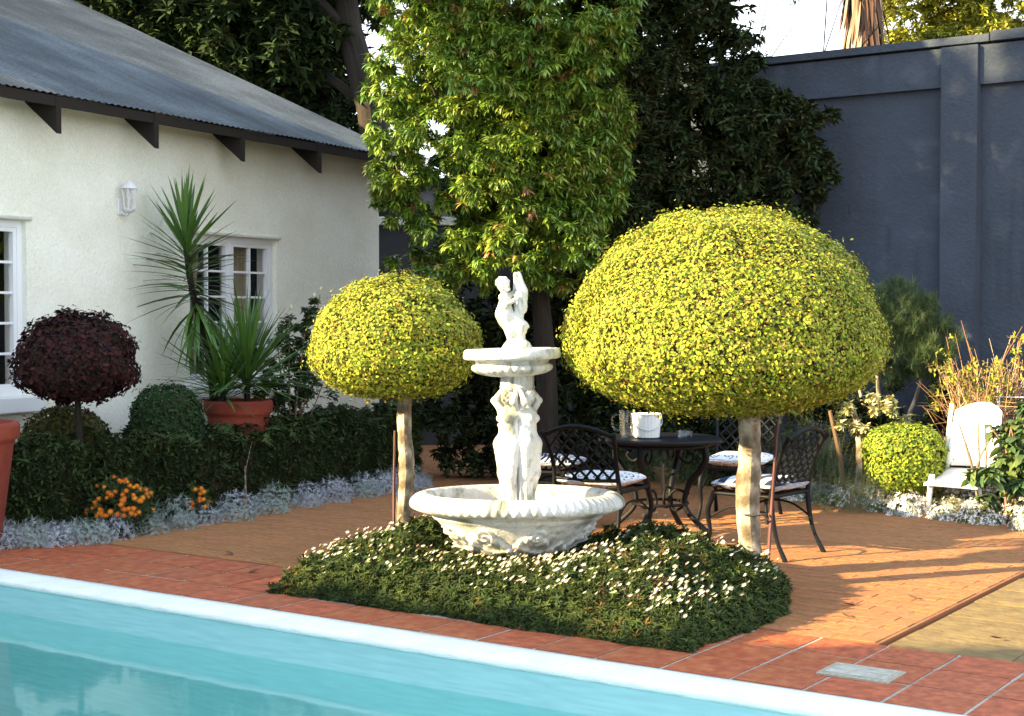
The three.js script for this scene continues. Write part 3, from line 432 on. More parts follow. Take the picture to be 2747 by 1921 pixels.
{
  const j = thing('glass_jug', 'clear glass jug with a handle on the left of the table top', 'jug'); j.position.copy(G(0.845, 10.95, 0.712));
  part(j, 'body', lathe([[0.001, 0.003], [0.05, 0.003], [0.055, 0.02], [0.058, 0.12], [0.062, 0.2], [0.06, 0.2], [0.054, 0.12], [0.05, 0.02], [0.001, 0.012]], 28), phys({ color: 0xffffff, transmission: 1, thickness: 0, roughness: 0.04, ior: 1.45 }));
  part(j, 'handle', tube([[-0.056, 0.17, 0], [-0.1, 0.16, 0], [-0.1, 0.07, 0], [-0.054, 0.05, 0]], 0.008, 14, 7), M.glass);
  const b = thing('ice_bucket', 'white ribbed bucket standing on the table beside the glass jug', 'bucket'); b.position.copy(G(0.99, 10.93, 0.712));
  part(b, 'body', turned([[0.001, 0.002], [0.088, 0.002], [0.092, 0.01], [0.104, 0.165], [0.11, 0.17], [0.112, 0.178], [0.106, 0.18], [0.1, 0.165], [0.086, 0.014], [0.001, 0.012]], 96, (a, v, r) => (r > 0.086 ? 0.0016 * Math.sin(a * 24) : 0)), std({ color: C(0.85, 0.85, 0.84), roughness: 0.35 }));
  part(b, 'handle', tube([[-0.108, 0.165, 0], [-0.1, 0.1, 0.06], [0, 0.06, 0.104], [0.1, 0.1, 0.06], [0.108, 0.165, 0]], 0.003, 24, 5), std({ color: C(0.6, 0.6, 0.6), metalness: 1, roughness: 0.25 }));
  const s = thing('glass_dish', 'small clear glass dish on the right half of the table top', 'dish'); s.position.copy(G(1.27, 10.95, 0.712));
  part(s, 'dish_wall', lathe([[0.001, 0.003], [0.055, 0.003], [0.064, 0.05], [0.058, 0.05], [0.05, 0.012], [0.001, 0.01]], 8), M.glass);
}
{ // white moulded garden seat among the plants on the right
  const t = thing('white_garden_seat', 'white curved garden seat half hidden by the leafy plants on the right', 'seat'); t.position.copy(G(3.7, 12.05)); t.rotation.y = -0.75;
  const wm = std({ color: C(0.8, 0.8, 0.8), roughness: 0.45 });
  const curved = (w0, w1, y0, y1, z0, z1, top) => { const nx = 16, ny = 12, pos = [], idx = []; for (let k = 0; k < 2; k++) for (let j = 0; j <= ny; j++) for (let i = 0; i <= nx; i++) { const u = i / nx * 2 - 1, v = j / ny, w = w0 + (w1 - w0) * v; pos.push(u * w, y0 + (y1 - y0) * v - (top ? 0.07 * u * u * v * v : 0), z0 + (z1 - z0) * v + 0.1 * u * u * (top ? 1 : 0.2) - 0.02 * k * (top ? 1 : 0) ); if (!top) pos[pos.length - 2] -= 0.02 * k; } const s = (nx + 1) * (ny + 1); for (let k = 0; k < 2; k++) for (let j = 0; j < ny; j++) for (let i = 0; i < nx; i++) { const a = k * s + j * (nx + 1) + i, b = a + nx + 1; idx.push(...(k ? [a, b, a + 1, a + 1, b, b + 1] : [a, a + 1, b, a + 1, b + 1, b])); } const rim = []; for (let i = 0; i <= nx; i++) rim.push(i); for (let j = 1; j <= ny; j++) rim.push(j * (nx + 1) + nx); for (let i = nx - 1; i >= 0; i--) rim.push(ny * (nx + 1) + i); for (let j = ny - 1; j >= 0; j--) rim.push(j * (nx + 1)); for (let i = 0; i < rim.length - 1; i++) idx.push(rim[i], rim[i] + s, rim[i + 1], rim[i + 1], rim[i] + s, rim[i + 1] + s); const g = new THREE.BufferGeometry(); g.setAttribute('position', new THREE.Float32BufferAttribute(pos, 3)); g.setIndex(idx); g.computeVertexNormals(); return g; };
  part(t, 'backrest', curved(0.22, 0.2, 0.38, 0.9, -0.14, -0.26, true), wm);
  part(t, 'seat', curved(0.23, 0.22, 0.26, 0.36, 0.3, -0.12, false), wm);
  for (const [x, z] of [[-0.2, 0.24], [0.2, 0.24], [-0.2, -0.14], [0.2, -0.14]]) part(t, 'leg', taper([[x, 0.33, z], [x * 1.06, 0.16, z * 1.05], [x * 1.1, -0.03, z * 1.12]], [0.026, 0.022, 0.02], 6, 8), wm);
  for (const s of [-1]) part(t, 'arm_post', taper([[s * 0.24, 0.33, -0.1], [s * 0.25, 0.6, -0.14], [s * 0.25, 0.88, -0.2]], [0.022, 0.02, 0.018], 6, 8), wm);
}
// ---------------------------------------------------------------- plants: builders
const sphereDir = () => { const z = rr(-1, 1), a = rr(0, 6.2832), r = Math.sqrt(1 - z * z); return V(r * Math.cos(a), z, r * Math.sin(a)); };
function crownShape(c, d) {                                         // point and normal on a clipped crown: c = {rx, up, down, eUp, eDown, wob}
  const ry = d.y > 0 ? c.up : c.down, e = d.y > 0 ? c.eUp ?? 2 : c.eDown ?? 2.4;
  const k = Math.pow(Math.pow(Math.abs(d.x) / c.rx, e) + Math.pow(Math.abs(d.y) / ry, e) + Math.pow(Math.abs(d.z) / c.rx, e), -1 / e) * (1 + (c.wob ?? 0.03) * noise.noise(d.x * 2.7 + c.rx * 9, d.y * 2.7, d.z * 2.7));
  const p = d.clone().multiplyScalar(k), n = V(Math.sign(d.x) * Math.pow(Math.abs(p.x) / c.rx, e - 1) / c.rx, Math.sign(d.y) * Math.pow(Math.abs(p.y) / ry, e - 1) / ry, Math.sign(d.z) * Math.pow(Math.abs(p.z) / c.rx, e - 1) / c.rx).normalize();
  return [p, n];
}
const smallLeaves = [leafGeo(0.034, 0.021, 0.25, 0.35, 2), leafGeo(0.028, 0.02, 0.1, 0.25, 2)];
function clippedCrown(parent, c, y, n, colours, size = 1, mat = LEAF, depth = 0.14) {
  const core = new THREE.IcosahedronGeometry(1, 4), P = core.attributes.position, d = V(0, 0, 0);
  for (let i = 0; i < P.count; i++) { d.fromBufferAttribute(P, i).normalize(); const [p] = crownShape(c, d); P.setXYZ(i, p.x * 0.86, p.y * 0.86, p.z * 0.86); }
  const k = mergeVertices(core); k.computeVertexNormals(); k.scale(0.995, 0.995, 0.995); part(parent, 'inner_branches', k.translate(0, y, 0), M.core);
  const lists = [[], []];
  for (let i = 0; i < n; i++) {
    const [p, nn] = crownShape(c, sphereDir()), q = Math.pow(rnd(), 1.7) * depth * 0.9 - 0.015 * rnd() * (rnd() < 0.1 ? 4 : 1) + (noise.noise(p.x * 9 + c.rx, p.y * 9, p.z * 9) > 0.28 ? 0.03 : 0);
    p.addScaledVector(nn, -q * Math.min(0.6, c.rx)); p.y += y;
    if (noise.noise(p.x * 9 + c.rx, p.y * 9, p.z * 9) > 0.3 && rnd() < 0.45) continue;
    if (rnd() < 0.018) p.addScaledVector(nn, rr(0.02, 0.06));
    const up = nn.clone().add(V(gauss(), gauss() + 0.25, gauss()).multiplyScalar(0.65)).normalize();
    lists[i & 1].push([mat4(p, new THREE.Quaternion().setFromUnitVectors(V(0, 1, 0), up).multiply(eul(rr(-0.5, 0.3), rr(0, 6.28), 0)), size * rr(0.7, 1.35)), tint(pick(colours), 0.28, 0.12)]);
  }
  lists.forEach((l, i) => copies(parent, i ? 'crown_leaves' : 'crown', smallLeaves[i], mat, l));
}
function standard(name, label, X, Z, trunk, c, y, n, colours, size, bark, mat) {   // clipped tree on a stem
  const t = thing(name, label, 'tree'); t.position.copy(G(X, Z));
  part(t, 'trunk', taper(trunk.pts, trunk.r, 26, 14, 0.16), bark);
  for (let k = 0; k < 6; k++) { const a = k * 1.05 + 0.3, top = trunk.pts[trunk.pts.length - 1]; part(t, 'branch', taper([top, [top[0] + 0.35 * c.rx * Math.cos(a), y - c.down * 0.35, 0.35 * c.rx * Math.sin(a)], [0.7 * c.rx * Math.cos(a) + c.ox, y + 0.1 * c.up, 0.7 * c.rx * Math.sin(a)]], [trunk.r[trunk.r.length - 1] * 0.55, 0.012, 0.006], 6, 6), bark); }
  const g = new THREE.Group(); g.name = 'foliage'; g.position.x = c.ox; t.add(g); clippedCrown(g, c, y, n, colours, size, mat);
  return t;
}
// clusters of leaves used by the loose trees and shrubs
const rosette = (n, len, wid, droop, pitch0, pitch1, seg = 3) => { const g = leafGeo(len, wid, droop, 0.25, seg); return spray(n, (i) => [g, V(rr(-0.02, 0.02), rr(-0.05, 0.04), rr(-0.02, 0.02)).multiplyScalar(len * 6), eul(rr(pitch0, pitch1), i * 2.4 + rr(-0.4, 0.4), rr(-0.5, 0.5)), rr(0.7, 1.15)]); };
const drooping = [rosette(16, 0.12, 0.036, 0.35, -1.0, 0.7), rosette(14, 0.115, 0.034, 0.45, -0.8, 0.8)];
const loose = [rosette(14, 0.1, 0.04, 0.2, -0.9, 0.9, 2), rosette(12, 0.09, 0.036, 0.2, -1.1, 0.8, 2)];
const feathery = [rosette(26, 0.075, 0.009, 0.1, -1.3, 0.7, 1), rosette(24, 0.07, 0.008, 0.1, -1.3, 0.7, 1)];
function blobCrown(parent, name, blobs, geos, colours, mat, size = 1, rare, per = 9, spread = 0.17) {    // blobs: [X, h, Z, rx, ry, rz, count, fill]
  const lists = geos.map(() => []);
  for (const [bx, bh, bz, rx, ry, rz, n, fill = 0.35] of blobs) {
    const clumps = Array.from({ length: Math.max(6, Math.round(n / per)) }, () => { const d = sphereDir(), r = rnd() < fill ? Math.cbrt(rr(0.1, 0.75)) : rr(0.86, 1.06); return V(d.x * rx * r, d.y * ry * r, d.z * rz * r); });
    for (let i = 0; i < n; i++) { const c = pick(clumps), s = spread * Math.min(1.4, rx); const p = V(bx + c.x + gauss() * s, bh + c.y + gauss() * s * 0.8, -bz + c.z + gauss() * s);
      lists[i % geos.length].push([mat4(p, eul(0.25 * gauss(), rr(0, 6.28), 0.25 * gauss()), size * rr(0.7, 1.25)), tint(rare && rnd() < 0.035 ? pick(rare) : pick(colours), 0.28, 0.12)]); }
  }
  lists.forEach((l, i) => copies(parent, i ? name + '_leaves' : name, geos[i], mat, l));
}

// ---------------------------------------------------------------- the two golden topiary trees and their stakes
const GOLD = [[0.34, 0.345, 0.03], [0.42, 0.4, 0.035], [0.26, 0.3, 0.025], [0.15, 0.21, 0.02], [0.34, 0.26, 0.05], [0.22, 0.29, 0.02]];
const BIG = [1.39, 8.7], SMALL = [-0.7, 9.7];
standard('topiary_tree', 'large golden green clipped dome tree between the table and the flower bed', ...BIG, { pts: [[0.0, -0.03, 0], [0.005, 0.25, 0], [-0.012, 0.5, 0], [0.0, 0.8, 0], [-0.01, 1.2, 0]], r: [0.092, 0.066, 0.074, 0.062, 0.07] }, { rx: 0.91, up: 0.8, down: 0.375, eUp: 2.0, eDown: 2.4, ox: -0.15, wob: 0.06 }, 1.43, 125000, GOLD, 0.66, M.bark);
standard('topiary_tree', 'smaller golden green clipped dome tree left of the fountain', ...SMALL, { pts: [[0, -0.03, 0], [-0.005, 0.3, 0], [0.012, 0.6, 0], [0, 0.85, 0], [0, 1.15, 0]], r: [0.07, 0.05, 0.056, 0.046, 0.05] }, { rx: 0.54, up: 0.46, down: 0.31, eUp: 2.0, eDown: 2.5, ox: -0.06, wob: 0.08 }, 1.4, 50000, GOLD, 0.68, M.bark);
{
  const stakeMat = std({ map: mottled([0.42, 0.28, 0.26], [0.3, 0.18, 0.17], 6, 44), roughness: 0.9 });
  const a = thing('wooden_stake', 'thin reddish stake leaning on the large topiary trunk', 'stake'); a.position.copy(G(BIG[0], BIG[1]));
  part(a, 'pole', taper([[0.09, -0.02, 0.05], [0.125, 0.5, 0.03], [0.16, 0.98, 0.0]], [0.012, 0.011, 0.01], 8, 7), stakeMat); part(a, 'tie', new THREE.TorusGeometry(0.085, 0.006, 5, 20).rotateX(Math.PI / 2).translate(0.02, 0.45, 0.0), std({ color: C(0.05, 0.04, 0.035) }));
  const b = thing('wooden_stake', 'thin reddish stake beside the smaller topiary trunk', 'stake'); b.position.copy(G(SMALL[0], SMALL[1]));
  part(b, 'pole', taper([[-0.07, -0.02, 0.03], [-0.068, 0.45, 0.03], [-0.062, 0.86, 0.02]], [0.009, 0.009, 0.008], 8, 7), stakeMat);
}

// ---------------------------------------------------------------- daisy bed
{
  const poly = [[-1.95, 0.355], [0.79, 0.355], [0.8, 1.4], [0.5, 2.15], [-0.4, 2.3], [-1.6, 2.1], [-2.1, 1.75]];
  const edge = (s, m) => { let d = 1e9; for (let i = 0; i < poly.length; i++) { const a = poly[i], b = poly[(i + 1) % poly.length], ex = b[0] - a[0], ey = b[1] - a[1], l = Math.hypot(ex, ey); d = Math.min(d, (ex * (m - a[1]) - ey * (s - a[0])) / l); } return d + 0.06 * noise.noise(s * 4.5, m * 4.5, 7) - 0.012; };
  const high = (s, m) => { const e = edge(s, m); return e <= 0 ? 0 : (0.15 + 0.05 * noise.noise(s * 7, m * 7, 1)) * (1 - Math.pow(1 - clamp(e / 0.15), 3)) + (0.17 + 0.12 * noise.noise(s * 2.1, m * 2.1, 4) + 0.06 * noise.noise(s * 5, m * 5, 9)) * sstep(0.03, 0.6, e) * (0.35 + 0.65 * sstep(0.35, 0.85, Math.hypot(s + 0.79, m - 1.19))); };
  const bed = inPool(structure('flower_bed')); bed.name = 'flower_bed_soil';
  { const pos = [], idx = [], NS = 90, NM = 70; for (let i = 0; i <= NS; i++) for (let j = 0; j <= NM; j++) { const s = -2.15 + 2.95 * i / NS, m = 0.33 + 2.0 * j / NM; pos.push(s, edge(s, m) > 0 ? Math.max(0.015, high(s, m) * 0.8 - 0.02) : -0.04, -m); if (i < NS && j < NM) { const a = i * (NM + 1) + j; idx.push(a, a + 1, a + NM + 1, a + 1, a + NM + 2, a + NM + 1); } }
    const g = new THREE.BufferGeometry(); g.setAttribute('position', new THREE.Float32BufferAttribute(pos, 3)); g.setIndex(idx); g.computeVertexNormals(); part(bed, 'mound', g, M.soil); }
  const tuft = [0, 1].map((k) => rosette(20, 0.034, 0.0085, 0.3, -1.3, 0.6, 2)), daisies = [], stems = [], tufts = [[], []];
  const mass = new THREE.Group(); mass.name = 'daisy_ground_cover'; mass.userData = { kind: 'stuff', label: 'low mass of green leaves and small white daisies round the fountain', category: 'flowers' }; scene.add(inPool(mass));
  const place = () => { for (;;) { const s = rr(-2.12, 0.82), m = rr(0.34, 2.3); const e = edge(s, m); if (e > 0.004) return [s, m, e]; } };
  const normalAt = (s, m) => V(high(s - 0.02, m) - high(s + 0.02, m), 0.04, -(high(s, m - 0.02) - high(s, m + 0.02))).normalize();
  for (let i = 0; i < 26000; i++) { let [s, m, e] = place(); if (i % 3 === 0) { for (let q = 0; q < 30 && e > 0.16; q++) [s, m, e] = place(); } const h = high(s, m), n = normalAt(s, m); const y = Math.max(0.01, h * (e < 0.14 ? Math.pow(rnd(), 0.6) : 1) + rr(-0.03, 0.015) + (rnd() < 0.1 ? rr(0.01, 0.05) : 0));
    tufts[i & 1].push([mat4(V(s, y, -m), new THREE.Quaternion().setFromUnitVectors(V(0, 1, 0), n.lerp(V(gauss() * 0.4, 0.9, gauss() * 0.4), 0.5).normalize()).multiply(eul(0, rr(0, 6), 0)), rr(0.7, 1.4)), tint(noise.noise(s * 1.7, m * 1.7, 8) > 0.16 && rnd() < 0.16 ? pick([[0.11, 0.07, 0.03], [0.13, 0.1, 0.03]]) : pick([[0.04, 0.06, 0.016], [0.055, 0.078, 0.02], [0.036, 0.05, 0.017]]), 0.3, 0.12)]); }
  const petal = leafGeo(0.017, 0.009, -0.1, 0, 1), daisyG = spray(11, (i) => [petal, V(0, 0, 0), eul(-0.12, i * Math.PI * 2 / 11, 0), rr(0.9, 1.08)]), eye = new THREE.SphereGeometry(0.0042, 7, 4).scale(1, 0.6, 1).translate(0, 0.001, 0);
  const stemG = new THREE.CylinderGeometry(0.0009, 0.0011, 0.08, 4).translate(0, -0.04, 0), eyes = [], stemL = [];
  for (let i = 0; i < 3700; i++) { let [s, m, e] = place(); if (i % 5 < 1) { s = rr(-2, 0.74); m = rr(0.5, 0.95); e = edge(s, m); } const dens = 0.3 + 0.5 * noise.noise(s * 1.3 + 5, m * 1.3, 2) + (m < 0.5 ? -0.24 : 0.06); if (rnd() > dens) continue; const h = high(s, m), lift = rr(0.035, 0.085), tilt = V(-0.5 + gauss() * 0.5, 1, 0.55 + gauss() * 0.5).normalize(); if (e < 0.05) continue;
    const p = V(s, h + lift, -m), q = new THREE.Quaternion().setFromUnitVectors(V(0, 1, 0), tilt), k = rr(0.75, 1.15), x = mat4(p, q, k);
    daisies.push([x, rnd() < 0.14 ? C(0.72, 0.5, 0.56) : C(0.8, 0.79, 0.77)]); eyes.push([x, C(0.6, 0.42, 0.04)]); stemL.push([mat4(p, eul(0.2 * gauss(), 0, 0.2 * gauss()), 1), C(0.07, 0.1, 0.03)]); }
  tufts.forEach((l, i) => copies(mass, i ? 'stem_leaves' : 'leaf_tuft', tuft[i], MATT, l));
  copies(mass, 'daisy_petal', daisyG, std({ color: 0xffffff, roughness: 0.8, side: THREE.DoubleSide }), daisies); copies(mass, 'daisy_eye', eye, std({ color: 0xffffff }), eyes); copies(mass, 'daisy_stem', stemG, MATT, stemL);
}

// ---------------------------------------------------------------- planting in front of the house
const border = (f) => { const P = [[-3.62, 10.16], [-2.94, 10.5], [-2.24, 11.6], [-1.24, 13.25], [-0.62, 14.2]], k = Math.min(3, Math.floor(f * 4)), t = f * 4 - k; return [P[k][0] + (P[k + 1][0] - P[k][0]) * t, P[k][1] + (P[k + 1][1] - P[k][1]) * t]; };
{ // silver leaved edging plants, each one a plant of its own
  const lobed = spray(3, (i) => [leafGeo(0.05, 0.02, 0.2, 0.2, 1), V(0, 0, i === 0 ? 0.012 : 0), eul(-0.1, [0, 0.65, -0.65][i], 0), i ? 0.8 : 1.1]);
  const heads = [0, 1, 2].map(() => spray(430, () => { const d = sphereDir(); d.y = Math.abs(d.y) * 0.9 + 0.02; const r = rr(0.08, 0.118); return [lobed, V(d.x * r, d.y * r * 1.05, d.z * r), new THREE.Quaternion().setFromUnitVectors(V(0, 1, 0), V(d.x + gauss() * 0.6, d.y + 0.15, d.z + gauss() * 0.6).normalize()).multiply(eul(rr(-0.7, 0.1), rr(0, 6), 0)), rr(0.34, 0.56)]; }));
  const mats = [std({ color: C(0.33, 0.35, 0.37), roughness: 1, side: THREE.DoubleSide }), std({ color: C(0.38, 0.4, 0.44), roughness: 1, side: THREE.DoubleSide }), std({ color: C(0.27, 0.32, 0.29), roughness: 1, side: THREE.DoubleSide })];
  for (let row = 0; row < 2; row++) for (let i = 0; i < 17; i++) {
    const f = (i + 0.5 * row + rr(-0.15, 0.15)) / 17.5, [x, z] = border(clamp(f)), o = row * 0.2 + rr(-0.04, 0.04);
    const p = thing('silver_plant', 'low silver leaved plant in the edging strip along the left paving', 'plant', 'silver edging plants on the left');
    p.position.copy(G(x - 0.86 * o, z + 0.5 * o)); const s = rr(1.1, 1.65) * (row ? 1.15 : 1); p.scale.set(s, s * rr(0.9, 1.2), s); p.rotation.y = rr(0, 6);
    part(p, 'leaves', heads[(i + row) % 3], pick(mats)); part(p, 'stem', taper([[0, -0.03, 0], [0, 0.03, 0]], [0.012, 0.01], 2, 6), M.twig);
  }
}
{ // dark spiky hedge behind the edging
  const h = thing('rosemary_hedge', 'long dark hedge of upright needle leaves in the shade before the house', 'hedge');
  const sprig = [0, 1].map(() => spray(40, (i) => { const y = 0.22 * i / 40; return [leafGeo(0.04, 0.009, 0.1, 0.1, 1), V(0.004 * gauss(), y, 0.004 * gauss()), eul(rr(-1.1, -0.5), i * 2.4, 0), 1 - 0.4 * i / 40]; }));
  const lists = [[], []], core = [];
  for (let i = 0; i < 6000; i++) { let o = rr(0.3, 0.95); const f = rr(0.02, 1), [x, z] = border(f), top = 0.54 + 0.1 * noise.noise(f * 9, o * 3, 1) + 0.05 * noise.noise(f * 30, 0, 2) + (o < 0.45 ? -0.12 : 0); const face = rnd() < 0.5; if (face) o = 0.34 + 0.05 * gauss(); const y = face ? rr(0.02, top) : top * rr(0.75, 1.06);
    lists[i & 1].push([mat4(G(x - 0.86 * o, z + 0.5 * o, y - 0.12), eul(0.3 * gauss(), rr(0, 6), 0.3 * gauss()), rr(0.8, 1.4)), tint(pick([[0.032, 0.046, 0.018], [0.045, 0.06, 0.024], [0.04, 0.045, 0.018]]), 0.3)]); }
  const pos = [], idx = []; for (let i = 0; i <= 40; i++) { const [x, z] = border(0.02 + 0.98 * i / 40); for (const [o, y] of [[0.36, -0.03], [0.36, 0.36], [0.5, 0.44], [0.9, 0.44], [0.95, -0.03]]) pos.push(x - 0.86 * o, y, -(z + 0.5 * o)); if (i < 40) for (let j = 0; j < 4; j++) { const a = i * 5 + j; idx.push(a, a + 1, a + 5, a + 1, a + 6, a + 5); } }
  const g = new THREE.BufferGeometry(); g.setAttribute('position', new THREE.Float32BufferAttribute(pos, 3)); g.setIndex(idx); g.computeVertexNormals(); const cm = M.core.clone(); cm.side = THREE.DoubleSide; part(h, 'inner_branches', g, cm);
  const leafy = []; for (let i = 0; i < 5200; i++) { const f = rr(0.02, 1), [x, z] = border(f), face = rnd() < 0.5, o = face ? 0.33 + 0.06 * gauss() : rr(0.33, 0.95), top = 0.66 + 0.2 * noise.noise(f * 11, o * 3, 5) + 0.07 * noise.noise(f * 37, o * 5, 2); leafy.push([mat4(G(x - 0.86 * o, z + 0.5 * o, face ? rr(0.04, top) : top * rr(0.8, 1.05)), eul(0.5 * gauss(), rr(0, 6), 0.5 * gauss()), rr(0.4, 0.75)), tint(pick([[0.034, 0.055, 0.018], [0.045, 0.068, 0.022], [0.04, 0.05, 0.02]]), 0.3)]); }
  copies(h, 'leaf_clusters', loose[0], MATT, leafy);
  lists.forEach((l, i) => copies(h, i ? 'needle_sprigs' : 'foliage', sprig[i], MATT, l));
}
standard('purple_topiary', 'dark purple leaved ball tree on a thin stem before the left window', -3.17, 10.85, { pts: [[0.06, -0.03, 0], [0.045, 0.3, 0], [0.02, 0.7, 0], [0.0, 1.12, 0]], r: [0.027, 0.022, 0.022, 0.024] }, { rx: 0.42, up: 0.34, down: 0.27, eUp: 2.1, eDown: 2.6, ox: 0, wob: 0.24 }, 1.28, 9000, [[0.026, 0.011, 0.012], [0.034, 0.014, 0.013], [0.02, 0.012, 0.011], [0.05, 0.014, 0.016]], 1.25, M.darkbark, MATT);
function bush(name, label, X, Z, y, c, n, colours, size = 1, mat = LEAF) { const t = thing(name, label, 'bush'); t.position.copy(G(X, Z)); part(t, 'stem', taper([[0, -0.04, 0], [0.01, y * 0.6, 0], [0, y, 0]], [0.03, 0.026, 0.02], 5, 7), M.darkbark); clippedCrown(t, c, y, n, colours, size, mat); return t; }
bush('clipped_bush', 'olive brown clipped dome bush behind the purple ball tree', -3.42, 11.4, 0.5, { rx: 0.36, up: 0.42, down: 0.42, eUp: 2.2, eDown: 3, wob: 0.05 }, 13000, [[0.06, 0.058, 0.016], [0.045, 0.052, 0.016], [0.075, 0.06, 0.018]], 0.9, MATT);
bush('clipped_bush', 'dark green clipped round bush left of the yucca pot', -2.83, 12.2, 0.62, { rx: 0.29, up: 0.42, down: 0.55, eUp: 2.8, eDown: 3, wob: 0.06 }, 12000, [[0.025, 0.05, 0.018], [0.03, 0.058, 0.02], [0.022, 0.042, 0.016]], 0.9, MATT);
{ // marigolds
  const petal = leafGeo(0.013, 0.01, 0.35, 0.1, 1), fl = merge([0, 1, 2].map((k) => spray(10 - 2 * k, (i) => [petal, V(0, 0.003 * k, 0), eul(-0.15 - 0.35 * k, i * 6.283 / (10 - 2 * k) + k, 0), 1.35 - 0.3 * k])));
  const make = (label, X, Z, r, h, nf, nl) => { const t = thing('marigold_plant', label, 'flowers'); t.position.copy(G(X, Z)); const L = [[], []], F = [], c = { rx: r, up: h * 0.6, down: h * 0.45, eUp: 2.2, eDown: 2.4, wob: 0.1 };
    for (let i = 0; i < nl; i++) { const [p, n] = crownShape(c, sphereDir()); p.multiplyScalar(rr(0.6, 1)); p.y += h * 0.42; L[i & 1].push([mat4(p, facing(n.add(V(gauss(), gauss() + 0.4, gauss())), rr(0, 6)), rr(0.8, 1.4)), tint(pick([[0.03, 0.055, 0.015], [0.045, 0.075, 0.02]]), 0.3)]); }
    L.forEach((l, i) => copies(t, i ? 'side_leaves' : 'foliage', smallLeaves[i], LEAF, l)); part(t, 'stem', taper([[0, -0.03, 0], [0, h * 0.5, 0]], [0.012, 0.008], 3, 6), M.twig);
    const ms = [[0.75, 0.2, 0.01], [0.8, 0.28, 0.012], [0.68, 0.16, 0.008]].map((q) => std({ color: C(...q), roughness: 0.85, side: THREE.DoubleSide }));
    for (let i = 0; i < nf; i++) { let d = sphereDir(); d.y = Math.abs(d.y) * 0.9; if (d.z < -0.2) d.z *= -1; const [p, n] = crownShape(c, d.normalize()); p.multiplyScalar(1.03); p.y += h * 0.42; const f = part(t, 'blossom', fl, pick(ms)); f.position.copy(p); f.quaternion.setFromUnitVectors(V(0, 1, 0), n.add(V(0, 0.5, 0.3)).normalize()); f.scale.setScalar(rr(1.1, 1.7)); } };
  make('large clump of orange marigolds beside the purple tree stem', -2.86, 10.86, 0.23, 0.42, 60, 1400);
  make('small clump of orange marigolds in the silver edging', -2.43, 11.52, 0.09, 0.3, 16, 350);
}
const blade = (len, wid, droop, fold = 0.25) => leafGeo(len, wid, droop, fold, 5);
const potGeo = (rt, rb, h) => lathe([[0.001, -0.03], [rb, -0.03], [rb * 1.02, 0.02], [rb + (rt - rb) * 0.8, h * 0.82], [rt * 0.96, h * 0.86], [rt * 1.05, h * 0.88], [rt * 1.06, h * 0.97], [rt * 1.02, h], [rt * 0.92, h], [rt * 0.9, h * 0.93], [0.001, h * 0.92]], 48);
